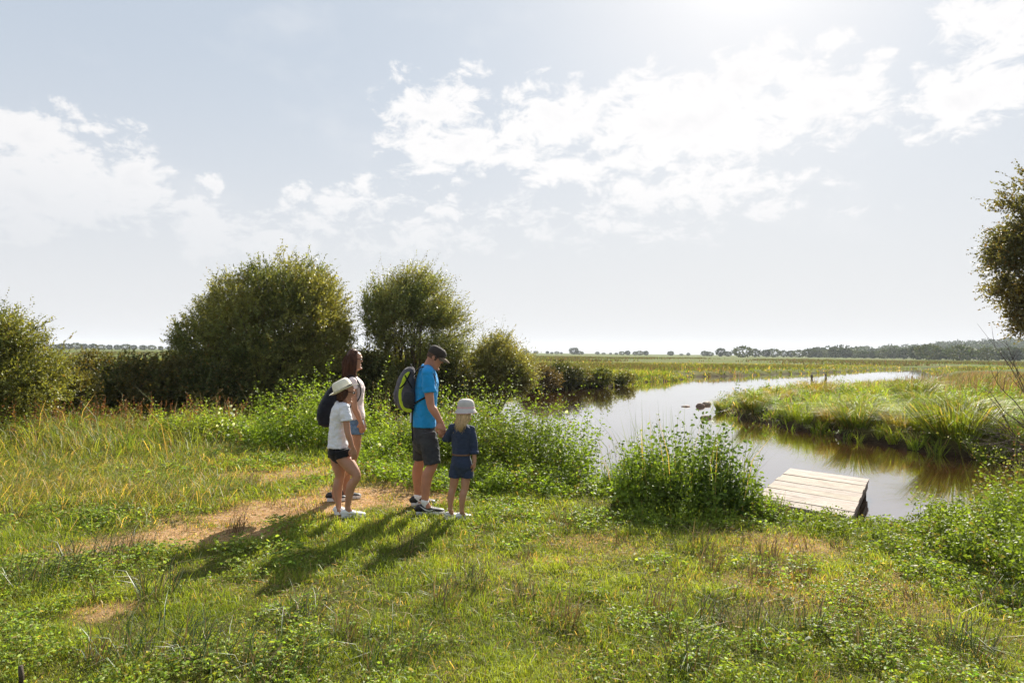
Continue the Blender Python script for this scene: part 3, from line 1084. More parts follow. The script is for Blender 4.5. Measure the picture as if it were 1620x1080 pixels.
# ------------------------------------------------------------------ the big clump beside the stage, and tussocks
def clump(name, label, cx, cy, rad, h, n_stems, n_blades, leaf, C, CB, per=24, cat='plant clump', group=None, low=(0.07, 0.12, 0.025)):
    base = (cx, cy, gz(cx, cy))
    root = empty(name, base)
    tag(root, label, cat, group)
    mb = MB()
    r = rad * np.sqrt(rng.random(n_stems))
    a = rng.uniform(0, math.tau, n_stems)
    x, y = cx + r * np.cos(a), cy + r * np.sin(a) * 0.8
    f = fbm(x * 3, y * 3, 71)
    f = sstep(0.3, 0.7, f)
    hh = h * np.clip(1.08 - (r / rad) ** 1.6 * 0.72, 0.12, 2) * (0.62 + 0.55 * f) * rng.uniform(0.75, 1.15, n_stems)
    t = sstep(0.4, 0.62, fbm(x * 2.2, y * 2.2, 72))[:, None]
    cc = (np.asarray(low) * (1 - t) + np.asarray(C) * t) * np.exp(rng.normal(0, 0.2, (n_stems, 1)))
    weed_plants(mb, x, y, hh, leaf, per, colvar=cc, lean=0.22, az=None)
    mb.build('foliage', M['leaf'], root, base)
    mb = MB()
    r = rad * 0.95 * np.sqrt(rng.random(n_blades))
    a = rng.uniform(0, math.tau, n_blades)
    x, y = cx + r * np.cos(a), cy + r * np.sin(a) * 0.8
    P = on_ground(x, y)
    blades(mb, P, h * rng.uniform(0.5, 1.18, n_blades), 0.008, a + rng.normal(0, 0.6, n_blades), rng.uniform(0.05, 0.5, n_blades), tints(n_blades, CB, 0.3, STRAW, 0.08))
    mb.build('reed_blades', M['grass'], root, base)
    return root


g0 = G(1082, 818, 0)
clump('weed_clump', 'tall dense clump of green weeds and reeds left of the landing stage, the biggest clump', 1.98, 7.7, 0.80, 1.12, 300, 330, 0.070, (0.20, 0.27, 0.045), (0.11, 0.16, 0.035), per=26, low=(0.09, 0.14, 0.03))
clump('weed_clump', 'small bright clump of leafy weeds touching the near corner of the landing stage', 2.85, 7.6, 0.22, 0.34, 60, 40, 0.045, (0.19, 0.26, 0.04), (0.14, 0.2, 0.04), per=14, low=(0.16, 0.22, 0.035))
clump('weed_clump', 'reedy dark clump at the waterside between the small child and the big clump', 1.5, 8.6, 0.35, 0.42, 60, 200, 0.045, (0.13, 0.2, 0.03), (0.10, 0.15, 0.035), per=16)


clump('weed_clump', 'bright leafy weeds growing up against the right side of the landing stage', 4.28, 7.9, 0.42, 0.50, 130, 70, 0.05, (0.22, 0.28, 0.045), (0.15, 0.2, 0.04), per=16, low=(0.17, 0.23, 0.035))
clump('weed_clump', 'low spreading weeds at the foot of the biggest clump on the lawn side', 1.75, 7.1, 0.6, 0.26, 150, 160, 0.045, (0.2, 0.26, 0.04), (0.15, 0.2, 0.04), per=12, low=(0.13, 0.19, 0.035))


def wiry():
    mb = MB()
    cx, cy = scatter(-6, 6.5, 3.0, 8.5, 5.0, lambda x, y: in_view(x, y) * (river_sd(x, y) > 0.5) * (near_side(x, y) > 0) * sstep(0.35, 0.6, fbm(x * 0.8, y * 0.8, 66)))
    k = 16
    n = len(cx) * k
    r = rng.uniform(0, 0.09, n)
    a = rng.uniform(0, 6.28, n)
    x = np.repeat(cx, k) + r * np.cos(a)
    y = np.repeat(cy, k) + r * np.sin(a)
    az = np.repeat(rng.uniform(0, 6.28, len(cx)), k) + rng.normal(0, 0.9, n)
    h = np.repeat(rng.uniform(0.07, 0.2, len(cx)), k) * rng.uniform(0.5, 1.2, n)
    blades(mb, on_ground(x, y), h, 0.0042, az, rng.uniform(0.2, 1.3, n), tints(n, (0.06, 0.075, 0.03), 0.35, (0.2, 0.13, 0.07), 0.35))
    return tag(mb.build('wiry_stems', M['dry']), 'small wiry dark stems scattered through the turf', 'grass', None, 'stuff')


wiry()


def rush_mesh(n, h, spread, C, w=0.0042, lean=(0.15, 0.9), dryf=0.3, az=0.7):
    mb = MB()
    r = spread * np.sqrt(rng.random(n))
    a = rng.uniform(0, math.tau, n)
    P = np.stack([r * np.cos(a), r * np.sin(a), np.full(n, -0.02)], 1)
    aa = np.where(rng.random(n) < 0.55, rng.normal(az, 0.7, n), a)
    blades(mb, P, h * rng.uniform(0.35, 1.15, n), w, aa, rng.uniform(*lean, n), tints(n, C, 0.3, (0.20, 0.13, 0.07), dryf))
    return mb


rush_var = [rush_mesh(80, 0.30, 0.12, (0.05, 0.08, 0.025), 0.005, lean=(0.2, 1.3)), rush_mesh(60, 0.29, 0.09, (0.055, 0.08, 0.03), 0.005, dryf=0.5),
            rush_mesh(130, 0.33, 0.22, (0.055, 0.09, 0.025), 0.005, lean=(0.2, 1.3)), rush_mesh(40, 0.24, 0.07, (0.08, 0.065, 0.04), 0.005, dryf=0.8)]
rush_src = []
RUSH = [  # picture place, variant, scale, turn, how it looks and where it stands
    (60, 930, 2, 1.15, 0.3, 'large dark rush tuft leaning right at the left edge of the lawn'),
    (130, 900, 0, 1.2, 0.1, 'dark rush tuft just right of the large one at the left edge'),
    (200, 880, 2, 0.9, 0.5, 'slanting rush tuft below the left end of the worn path'),
    (370, 842, 3, 1.3, 0.2, 'dry dark stalks standing in the shadow on the worn path'),
    (205, 870, 3, 1.0, 1.0, 'small brown tuft at the left tip of the worn path'),
    (250, 945, 0, 1.15, 0.4, 'green rush tuft below the shadow tips of the family'),
    (250, 1040, 2, 1.1, 0.6, 'wide dark rush tuft low in the picture left of the middle'),
    (150, 1045, 1, 1.0, 0.3, 'thin rush tuft right of the small black stake'),
    (330, 1050, 0, 1.1, 0.9, 'dark rush tuft between two others at the bottom of the lawn'),
    (440, 1065, 2, 1.0, 0.5, 'spreading rush tuft at the bottom edge left of the middle'),
    (700, 960, 1, 1.1, 0.2, 'wiry tuft in the middle of the lawn under the small child'),
    (745, 930, 0, 0.9, 0.8, 'wiry arching tuft in the middle of the lawn nearest the small child'),
    (620, 1050, 2, 0.9, 0.4, 'rush tuft at the bottom edge in the middle of the lawn'),
    (890, 990, 3, 1.4, 0.4, 'brown upright stalks in the middle of the lawn'),
    (830, 955, 1, 0.9, 1.4, 'thin tuft beside the brown upright stalks'),
    (1035, 975, 3, 1.5, 0.0, 'tall thin brown stalks right of the middle of the lawn'),
    (890, 835, 3, 1.2, 0.5, 'dry brown tuft in front of the low weeds left of the big clump'),
    (935, 820, 3, 1.1, 1.2, 'dry twiggy tuft close to the big clump'),
    (1120, 900, 3, 1.3, 0.2, 'brown tuft below the big clump of weeds'),
    (1110, 872, 1, 1.0, 0.4, 'grey brown tuft right under the big clump'),
    (1215, 880, 3, 1.2, 0.9, 'dark dry tuft on the bare ground before the landing stage'),
    (1262, 915, 3, 1.2, 0.1, 'curled dry tuft below the bare ground before the landing stage'),
    (1205, 915, 1, 1.1, 0.3, 'dark green rush tuft left of the curled dry tuft'),
    (1225, 820, 1, 1.2, 0.2, 'grey dead grass tuft at the near edge of the landing stage'),
    (1345, 965, 3, 1.1, 0.2, 'lone brown stalks in the open grass at the right'),
    (1190, 1000, 2, 0.95, 0.6, 'wide brown and green rush tuft low right of the middle'),
    (1115, 985, 0, 1.0, 0.1, 'rush tuft just left of the wide one low right of the middle'),
    (1280, 1000, 1, 1.1, 0.6, 'thin rush tuft right of the wide one low right of the middle'),
    (1090, 1060, 0, 1.0, 0.2, 'rush tuft at the bottom edge right of the middle'),
    (1380, 1040, 1, 1.1, 1.1, 'thin tuft with a pale bent blade near the bottom right'),
    (1530, 1030, 0, 1.1, 0.3, 'dark rush tuft in the bottom right corner'),
    (1440, 1000, 3, 1.0, 0.7, 'small brown tuft left of the one in the bottom right corner'),
    (1590, 960, 2, 0.9, 0.9, 'rush tuft at the right edge under the tall weeds'),
    (395, 770, 3, 1.4, 0.5, 'thin dry tuft behind the worn path left of the older girl'),
    (545, 1010, 1, 1.0, 0.3, 'wiry tuft below the shadow of the small child'),
    (480, 985, 0, 0.95, 1.0, 'dark tuft on the green lawn below the man\'s shadow'),
]
M['rush'] = leaf_mat('rush_stem', 0.2, 0.45, 0.4, (1.2, 1.2, 0.6))
for (px, py, v, s, t, lab) in RUSH:
    g = G(px, py, 0.0)
    if len(rush_src) <= v or True:
        pass
    key = v
    src = next((o for k_, o in rush_src if k_ == key), None)
    if src is None:
        src = rush_var[v].build('rush_tuft', M['rush'])
        rush_src.append((key, src))
        o = src
    else:
        o = src.copy()
        sc.collection.objects.link(o)
    o.location = (g[0], g[1], gz(g[0], g[1]))
    o.scale = (s, s, s)
    o.rotation_euler.z = t - 0.5
    tag(o, lab, 'grass tuft', 'rush tufts in the lawn')


# ------------------------------------------------------------------ the grassy point across the water
def isl(x, y):
    d = river_sd(x, y)
    return (d > 0.05) * (near_side(x, y) < 0.5) * (x > 7.3) * (y < 75)


IG0, IG1 = (0.18, 0.255, 0.028), (0.28, 0.33, 0.042)
grass_field('point_grass', 'tall bright marsh grass covering the near part of the grassy point', (7, 26, 8, 22), 270, 0.44, 0.015, (IG0, IG1), (0.5, 1.4), keep=lambda x, y: isl(x, y) * in_view(x, y, 0.86, 1), clump=0.75, dryfrac=0.04, seed=81)
grass_field('point_grass', 'tall bright marsh grass covering the far part of the grassy point', (7, 52, 22, 62), 46, 0.36, 0.03, (IG0, IG1), (0.4, 1.2), keep=lambda x, y: isl(x, y) * in_view(x, y, 0.86, 1), clump=1.1, dryfrac=0.07, seed=82)
weed_bank('point_weeds', 'broad leaved green weeds among the marsh grass of the point', (7, 22, 9, 34), 7, 0.36, 0.085, (DG1, YG0), lambda x, y: isl(x, y) * in_view(x, y, 0.86, 1) * sstep(0.45, 0.6, fbm(x * 0.6, y * 0.6, 83)), per=22, seed=84)
mb = MB()
for (x0, x1, y0, y1, den, hh, ww) in ((14, 34, 17, 40, 12, 0.62, 0.016), (20, 75, 38, 78, 11, 0.45, 0.03)):
    x, y = scatter(x0, x1, y0, y1, den, lambda x, y: isl(x, y) * in_view(x, y, 0.86, 2) * sstep(0.40, 0.58, fbm(x * 0.35, y * 0.35, 85) + 0.12 * sstep(18, 30, x)) * (1 - 0 * x))
    n = len(x)
    blades(mb, on_ground(x, y), hh * rng.uniform(0.7, 1.15, n), ww, rng.normal(0.3, 0.8, n), rng.uniform(0.1, 0.6, n), tints(n, (0.34, 0.215, 0.10), 0.25))
x, y = scatter(18, 60, 30, 60, 9, lambda x, y: isl(x, y) * in_view(x, y, 0.86, 2) * sstep(0.55, 0.61, x / y + 0.08 * (fbm(x * 0.4, y * 0.4, 86) - 0.5)) * sstep(0.12, 0.4, fbm(x * 0.25, y * 0.25, 88)))
n = len(x)
blades(mb, on_ground(x, y), 0.95 * rng.uniform(0.5, 1.15, n) * (0.6 + 0.7 * fbm(x * 0.3, y * 0.3, 87)), 0.03, rng.normal(0.3, 0.8, n), rng.uniform(0.1, 0.7, n), tints(n, (0.30, 0.21, 0.11), 0.3, (0.19, 0.22, 0.05), 0.4))
tag(mb.build('seeding_grass', M['dry']), 'reddish seeding grass along the back of the grassy point', 'grass', None, 'stuff')


def tussock_mb(n, h, spread, C, w=0.012, dryf=0.18):
    mb = MB()
    r = spread * np.sqrt(rng.random(n))
    a = rng.uniform(0, math.tau, n)
    P = np.stack([r * np.cos(a), r * np.sin(a), np.full(n, -0.05)], 1)
    le = rng.uniform(0.15, 1.0, n) + 0.7 * r / spread
    blades(mb, P, h * rng.uniform(0.55, 1.15, n), w, a + rng.normal(0, 0.35, n), le, tints(n, C, 0.25, (0.34, 0.25, 0.11), dryf))
    return mb


tus = [tussock_mb(700, 0.95, 0.34, (0.15, 0.19, 0.035)), tussock_mb(480, 0.75, 0.28, (0.17, 0.22, 0.035)), tussock_mb(420, 0.85, 0.30, (0.24, 0.21, 0.06), dryf=0.35)]
tsrc = {}
TUSSOCKS = [   # x, y, variant, scale
    (8.45, 27.2, 1, 0.9, 'low tussock at the very tip of the grassy point'),
    (8.7, 24.6, 0, 1.0, 'dark tussock just behind the tip of the grassy point'),
    (9.15, 22.2, 1, 1.05, 'round green tussock on the shore right of the tip'),
    (9.55, 20.4, 2, 0.9, 'yellowish tussock on the shore between two green ones'),
    (9.75, 19.2, 0, 1.15, 'big green tussock overhanging the muddy bank right of the tip'),
    (10.3, 17.9, 2, 1.0, 'straw streaked tussock left of the largest one'),
    (10.65, 16.4, 0, 1.55, 'largest fountain shaped tussock with straw blades hanging to the mud'),
    (11.5, 15.0, 1, 1.2, 'green tussock right of the largest one, near the bare branches'),
    (12.6, 13.6, 0, 1.1, 'shaded tussock under the bare branches'),
    (11.4, 22.5, 1, 1.25, 'bright tussock in the middle of the point'),
    (12.8, 19.0, 0, 1.25, 'bright tall tussock behind the largest one'),
    (14.5, 24.0, 1, 1.4, 'broad tussock far back in the middle of the point'),
    (10.4, 26.5, 2, 1.1, 'yellowish tussock inland of the tip'),
    (15.0, 18.2, 0, 1.3, 'tall tussock right of the middle of the point'),
    (17.5, 21.5, 1, 1.5, 'broad green tussock at the right of the point'),
    (13.4, 30.0, 2, 1.5, 'yellow tussock on the far shore of the point'),
    (17.0, 29.0, 0, 1.5, 'dark tussock toward the far shore of the point'),
]
for x, y, v, s, lab in TUSSOCKS:
    if v not in tsrc:
        tsrc[v] = o = tus[v].build('tussock', M['grass'])
    else:
        o = tsrc[v].copy()
        sc.collection.objects.link(o)
    o.location = (x, y, gz(x, y) - 0.02)
    o.scale = (s, s, s * 0.92)
    o.rotation_euler.z = rng.uniform(0, 6.28)
    tag(o, lab, 'tussock', 'grass tussocks on the point')
# straw fringe hanging over the cut bank
mb = MB()
m_ = (RIV[:, 0] > 7) & (RIV[:, 0] < 30) & (RIV[:, 1] > 4) & (RIV[:, 1] < 37)
idx = np.where(m_)[0]
pts = []
for q in idx[:-1]:
    a, b = RIV[q], RIV[q + 1]
    k = max(1, int(np.linalg.norm(b - a) * 42))
    t = rng.random((k, 1))
    pts.append(a + (b - a) * t)
pts = np.vstack(pts)
nrm = rng.normal(0, 0.2, pts.shape)
pts = pts + nrm + np.array([0.42, 0.1])
sdv = river_sd(pts[:, 0], pts[:, 1])
pts = pts[(sdv > 0.12) & (sdv < 0.9)]
n = len(pts)
ctr = pts.mean(0)
blades(mb, on_ground(pts[:, 0], pts[:, 1]), 0.34 * rng.uniform(0.5, 1.2, n), 0.012, rng.normal(math.pi * 1.05, 0.9, n), rng.uniform(0.6, 1.5, n), tints(n, (0.15, 0.17, 0.04), 0.3, (0.30, 0.20, 0.09), 0.35), droop=0.1)
tag(mb.build('bank_fringe', M['grass']), 'grass and dead blades hanging over the muddy bank of the point', 'grass', None, 'stuff')

# ------------------------------------------------------------------ the far bank and meadows
def fb(x, y):
    d = river_sd(x, y)
    return (d > 0.1) * (near_side(x, y) < 0.5) * in_view(x, y, 0.86, 2) * ((x < 7.3) | (y > 44) & (y > 44 + 0.9 * (x - 8)))


grass_field('far_bank_grass', 'olive and green grass on the far bank beyond the bend', (-30, 20, 16, 62), 26, 0.42, 0.04, ((0.14, 0.19, 0.035), (0.20, 0.215, 0.05)), (0.3, 1.1), keep=fb, clump=1.3, dryfrac=0.2, seed=91)
grass_field('meadow_grass', 'green meadow grass on the flats beyond the river', (-60, 120, 50, 130), 5, 0.32, 0.10, ((0.13, 0.175, 0.035), (0.19, 0.19, 0.05)), (0.3, 1.1), keep=lambda x, y: fb(x, y) * (y > 0.55 * x), clump=2.0, dryfrac=0.12, seed=93)


def rushes(region, den, h, w, keep, C=(0.17, 0.14, 0.055)):
    mb = MB()
    x, y = scatter(*region, den, keep)
    n = len(x)
    f = fbm(x * 0.3, y * 0.3, 97)
    blades(mb, on_ground(x, y), h * (0.6 + 0.8 * f) * rng.uniform(0.7, 1.2, n), w, rng.uniform(0, 6.28, n), rng.uniform(0.05, 0.4, n), tints(n, C, 0.3, (0.14, 0.18, 0.04), 0.45))
    return mb


mb = rushes((-25, 90, 60, 100), 13, 0.55, 0.06, lambda x, y: fb(x, y) * (river_sd(x, y) > 2.5 + 3 * fbm(x * 0.15, y * 0.15, 98)) * sstep(0.36, 0.5, fbm(x * 0.12, y * 0.25, 99)))
tag(mb.build('rush_bed', M['dry']), 'band of rusty brown rushes on the flats beyond the river', 'rushes', None, 'stuff')
mb = rushes((-70, -4, 26, 60), 12, 0.65, 0.06, lambda x, y: fb(x, y) * sstep(0.42, 0.55, fbm(x * 0.2, y * 0.3, 100)), (0.2, 0.125, 0.06))
tag(mb.build('rush_bed', M['dry']), 'brown rushes in the field behind the hedge at the left', 'rushes', None, 'stuff')
mb = rushes((-160, 240, 130, 300), 1.6, 0.55, 0.22, lambda x, y: (river_sd(x, y) > 4) * in_view(x, y, 0.86, 2) * sstep(0.45, 0.56, fbm(x * 0.03, y * 0.06, 102)), (0.15, 0.12, 0.05))
tag(mb.build('rush_bed', M['dry']), 'distant strips of brown rushes across the flat meadow', 'rushes', None, 'stuff')

# ------------------------------------------------------------------ shrubs and trees
def shrub(name, label, cat, base, blobs, n_twigs, leaf, C, C2, per=13, twig=0.34, wind=(0.25, 0, 0), limbs=26, trunk_r=0.05, gap=0.42, group=None, dryf=0.04, outer=0.5, upk=0.8, wr=0.42, gseed=0.0, sprig=0.0, gscale=1.6):
    """leafy crown built out of twigs spread through ellipsoids, on bending limbs"""
    base = np.asarray(base, float)
    root = empty(name, base)
    tag(root, label, cat, group)
    B = np.asarray(blobs, float)
    vol = B[:, 3] * B[:, 4] * B[:, 5]
    pick = rng.choice(len(B), n_twigs * 2, p=vol ** 0.8 / (vol ** 0.8).sum())
    d = unit(rng.normal(size=(len(pick), 3)))
    r = (outer + (1 - outer) * rng.random(len(pick)) ** 0.8)[:, None]
    P = B[pick, :3] + d * r * B[pick, 3:6]
    lump = fbm(P[:, 0] * gscale + 3 * gseed, P[:, 2] * gscale + P[:, 1] * 1.1 * gscale, 111 + gseed)
    P = P + d * ((lump - 0.5) * 0.75)[:, None] * np.minimum(B[pick, 3:6].mean(1), 1.2)[:, None]
    g = 0.5 * (fbm(P[:, 0] * 2.6, P[:, 2] * 2.6 + 7, 120 + gseed) + fbm(P[:, 1] * 2.6, P[:, 2] * 2.6 - P[:, 0] * 0.7, 121 + gseed))
    ok = (g > gap * rng.uniform(0.85, 1.1, len(g))) & (P[:, 2] > base[2] + 0.05)
    P, d = P[ok][:n_twigs], d[ok][:n_twigs]
    n = len(P)
    D = unit(d * 0.75 + np.array([0, 0, upk]) + np.asarray(wind) + rng.normal(0, 0.28, (n, 3)))
    tl = twig * np.exp(rng.normal(0, 0.25, n))
    if sprig:
        m = rng.random(n) < sprig
        tl[m] *= 1.7
    mb = MB()
    k = np.arange(per)
    t = (k + 0.6) / per
    pos = P[:, None] + D[:, None] * (tl[:, None] * t)[..., None]
    pos[..., 2] -= (tl[:, None] * 0.12 * t ** 2)
    ld = unit(D[:, None] * 0.55 + rng.normal(0, 0.62, (n, per, 3)))
    sz = leaf * (1.1 - 0.45 * t)[None] * rng.uniform(0.65, 1.35, (n, per))
    cm = sstep(0.35, 0.65, fbm(P[:, 0] * 1.3, P[:, 2] * 1.3 + P[:, 1], 130 + gseed))[:, None]
    C_ = (np.asarray(C) * (1 - cm) + np.asarray(C2) * cm) * np.exp(rng.normal(0, 0.2, (n, 1)))
    CC = np.repeat(C_, per, axis=0) * np.exp(rng.normal(0, 0.16, (n * per, 1)))
    dm = rng.random(n * per) < dryf
    CC[dm] = (0.22, 0.15, 0.05)
    leaves(mb, pos.reshape(-1, 3), ld.reshape(-1, 3), sz.ravel(), sz.ravel() * wr, CC, fold=0.08)
    mb.build('crown', M['shrub'], root, base)
    br = MB()
    sel = rng.choice(n, min(limbs, n), replace=False)
    for q in sel:
        e = P[q] * 0.9 + B[:, :3].mean(0) * 0.1
        s = base + np.array([rng.normal(0, 0.12), rng.normal(0, 0.1), -0.1])
        s[:2] += (e[:2] - base[:2]) * rng.uniform(0.0, 0.25)
        m1 = s + (e - s) * 0.4 + np.array([0, 0, 0.12 * np.linalg.norm(e - s)]) + rng.normal(0, 0.08, 3)
        m2 = s + (e - s) * 0.72 + np.array([0, 0, 0.08 * np.linalg.norm(e - s)]) + rng.normal(0, 0.08, 3)
        tube(br, [s, m1, m2, e], [trunk_r, trunk_r * 0.6, trunk_r * 0.35, trunk_r * 0.12], 6, cap=False, steps=3)
    # fine twigs carrying the leaves
    D2 = D * tl[:, None]
    V = np.empty((n, 3, 3))
    V[:, 0] = P - D * 0.12
    sd_ = unit(np.cross(D, rng.normal(size=(n, 3)))) * 0.006
    V[:, 1] = P + sd_
    V[:, 2] = P + D2
    br.add(V.reshape(-1, 3), None, np.arange(n * 3).reshape(-1, 3), (0.1, 0.1, 0.1))
    br.build('branches', M['bark'], root, base)
    return root


def at_px(px, py, Y):
    p = L(px, py, Y)
    return p


def blob_px(Y, lst):
    """ellipsoids given by their outline in the photograph at distance Y: (px, py, rx, ry, dy, depth)"""
    out = []
    for (px, py, rx, ry, dy, dep) in lst:
        p = L(px, py, Y + dy)
        s = (Y + dy) / FPX
        out.append((p[0], p[1], p[2], rx * s, dep, ry * s))
    return out


OL, OL2 = (0.145, 0.175, 0.055), (0.235, 0.24, 0.07)
# big sallow left of the family
Y = 20.5
shrub('sallow_bush', 'big rounded olive green sallow bush, the largest, left of the family', 'bush', (*at_px(425, 640, Y)[:2], -0.2),
      blob_px(Y, [(430, 520, 120, 88, 0, 2.3), (360, 530, 70, 62, 0.2, 1.7), (490, 500, 62, 72, 0, 1.8), (455, 462, 70, 48, 0, 1.6), (400, 480, 55, 42, 0, 1.4), (320, 560, 40, 48, 0, 1.2), (520, 560, 38, 66, 0, 1.3), (430, 585, 118, 55, -0.3, 1.8), (430, 622, 120, 32, -0.3, 1.8)]),
      12500, 0.09, OL, OL2, per=13, twig=0.34, limbs=46, upk=0.42, outer=0.45, gap=0.43, gseed=1.0, sprig=0.15, wind=(0.2, 0, 0.25))
Y = 21.5
shrub('sallow_bush', 'tall loose sallow bush with windswept top behind the man', 'bush', (*at_px(650, 650, Y)[:2], -0.3),
      blob_px(Y, [(645, 530, 68, 78, 0, 1.7), (625, 482, 42, 42, 0, 1.3), (670, 482, 38, 44, 0, 1.2), (648, 462, 34, 34, 0, 0.9), (700, 535, 36, 52, 0, 1.2), (600, 505, 28, 45, 0, 1.0), (650, 590, 85, 55, 0, 1.6), (640, 622, 80, 34, -0.2, 1.5), (600, 600, 40, 50, 0, 1.2)]),
      7600, 0.085, (0.145, 0.18, 0.06), (0.225, 0.24, 0.075), per=13, twig=0.42, limbs=40, upk=0.5, outer=0.4, gap=0.44, gseed=2.0, sprig=0.35, wind=(0.55, 0, 0.2))
Y = 23.5
shrub('sallow_bush', 'low olive sallow bush with wispy top right of the man\'s cap', 'bush', (*at_px(780, 625, Y)[:2], -0.4),
      blob_px(Y, [(785, 588, 54, 40, 0, 1.5), (785, 555, 30, 18, 0, 0.8), (740, 595, 40, 40, 0.2, 1.3), (812, 598, 28, 26, 0, 1.0), (775, 612, 62, 26, 0, 1.3)]),
      4600, 0.09, (0.16, 0.18, 0.065), (0.24, 0.24, 0.08), per=12, twig=0.38, limbs=24, outer=0.4, gap=0.43, gseed=3.0, sprig=0.3, wind=(0.3, 0, 0.2))
Y = 12.6
shrub('sallow_bush', 'green bush cut by the left edge of the photo', 'bush', (*at_px(-30, 700, Y)[:2], -0.1),
      blob_px(Y, [(0, 590, 82, 80, 0, 1.0), (-40, 545, 70, 55, 0, 0.9), (15, 530, 42, 30, 0, 0.6), (-70, 620, 120, 90, 0.2, 1.2), (60, 610, 38, 50, 0.2, 0.7)]),
      4300, 0.062, (0.12, 0.155, 0.04), (0.21, 0.22, 0.055), per=13, twig=0.28, limbs=24, trunk_r=0.03, outer=0.4, gap=0.43, gseed=4.0, sprig=0.15, wr=0.5)
# hedge across the ditch
Y = 18.6
shrub('bramble_hedge', 'long dark clipped looking bramble hedge between the left bush and the largest bush', 'hedge', (*at_px(200, 650, Y)[:2], -0.3),
      blob_px(Y, [(110, 615, 60, 46, 0, 1.0), (170, 612, 60, 48, 0, 1.0), (235, 610, 60, 46, 0, 1.0), (290, 612, 60, 44, 0, 1.0), (60, 620, 60, 42, 0, 1.0), (340, 618, 50, 40, -0.2, 0.9)]),
      6500, 0.075, (0.085, 0.105, 0.03), (0.13, 0.12, 0.038), per=12, twig=0.24, limbs=20, outer=0.45, gap=0.3, gseed=5.0, upk=0.35, wr=0.6, dryf=0.1)
Y = 14.6
shrub('bramble', 'sunlit olive bramble bush in front of the left end of the hedge', 'bush', (*at_px(85, 670, Y)[:2], -0.1),
      blob_px(Y, [(85, 640, 45, 50, 0, 0.8), (120, 620, 28, 32, 0.3, 0.6), (40, 640, 50, 50, 0, 0.8)]),
      1900, 0.07, (0.09, 0.11, 0.028), (0.15, 0.14, 0.035), per=12, twig=0.26, limbs=12, trunk_r=0.02, outer=0.4, gap=0.4, gseed=6.0, wr=0.55)
Y = 21.0
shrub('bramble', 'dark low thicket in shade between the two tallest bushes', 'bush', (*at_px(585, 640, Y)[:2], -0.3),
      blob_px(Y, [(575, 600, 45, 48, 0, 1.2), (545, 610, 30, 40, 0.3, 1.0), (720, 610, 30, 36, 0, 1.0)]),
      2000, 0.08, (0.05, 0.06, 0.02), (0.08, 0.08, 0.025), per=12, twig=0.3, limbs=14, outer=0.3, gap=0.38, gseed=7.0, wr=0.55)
# bank across the bend
for (px, py, rx, ry, Y, n, c1, c2, lab, sd_) in [
    (855, 600, 30, 18, 40.5, 500, (0.10, 0.075, 0.03), (0.12, 0.10, 0.04), 'brownish bramble mound beside the low sallow bush on the far bank', 8.0),
    (890, 593, 34, 20, 43.5, 620, (0.10, 0.13, 0.03), (0.07, 0.08, 0.025), 'dark green bramble mound in the middle of the far bank', 9.0),
    (948, 597, 24, 14, 46, 420, (0.15, 0.18, 0.035), (0.18, 0.18, 0.05), 'bright green mound at the right end of the far bank', 10.0),
    (985, 600, 16, 11, 49, 260, (0.14, 0.18, 0.035), (0.2, 0.2, 0.05), 'small yellow green mound at the outer corner of the far bank', 11.0),
    (920, 599, 18, 12, 45, 300, (0.13, 0.13, 0.04), (0.16, 0.14, 0.05), 'olive mound between the dark and the bright mound on the far bank', 12.0)]:
    shrub('bank_mound', lab, 'bush', (*at_px(px, py + 12, Y)[:2], -0.4), blob_px(Y, [(px, py, rx, ry, 0, 1.3), (px - rx * 0.5, py + 4, rx * 0.6, ry * 0.8, 0, 1.0)]),
          n * 2, 0.12, c1, c2, per=10, twig=0.3, limbs=6, outer=0.3, gap=0.3, gseed=sd_, upk=0.4, wr=0.6, group='mounds on the far bank')

# tree at the right edge: trunk just outside the frame
Y = 14.2
tb = np.array([*at_px(1745, 700, Y)[:2], -0.05])
shrub('alder_tree', 'brownish green tree reaching into the photo at the right edge', 'tree', tb,
      blob_px(Y, [(1640, 385, 62, 50, 0, 0.9), (1610, 415, 52, 26, 0, 0.6), (1615, 345, 34, 34, 0, 0.6), (1640, 310, 36, 36, 0, 0.7), (1705, 335, 70, 70, 0, 1.1), (1640, 470, 50, 40, 0, 0.8), (1590, 450, 26, 18, 0, 0.4), (1700, 400, 90, 110, 0, 1.3), (1660, 500, 36, 36, 0, 0.7), (1625, 510, 22, 22, 0, 0.4)]),
      6000, 0.062, (0.125, 0.13, 0.055), (0.19, 0.175, 0.07), per=12, twig=0.22, limbs=36, trunk_r=0.05, outer=0.25, gap=0.495, gseed=14.0, wr=0.7, upk=0.3, dryf=0.12, wind=(-0.35, 0, 0), sprig=0.3, gscale=2.6)

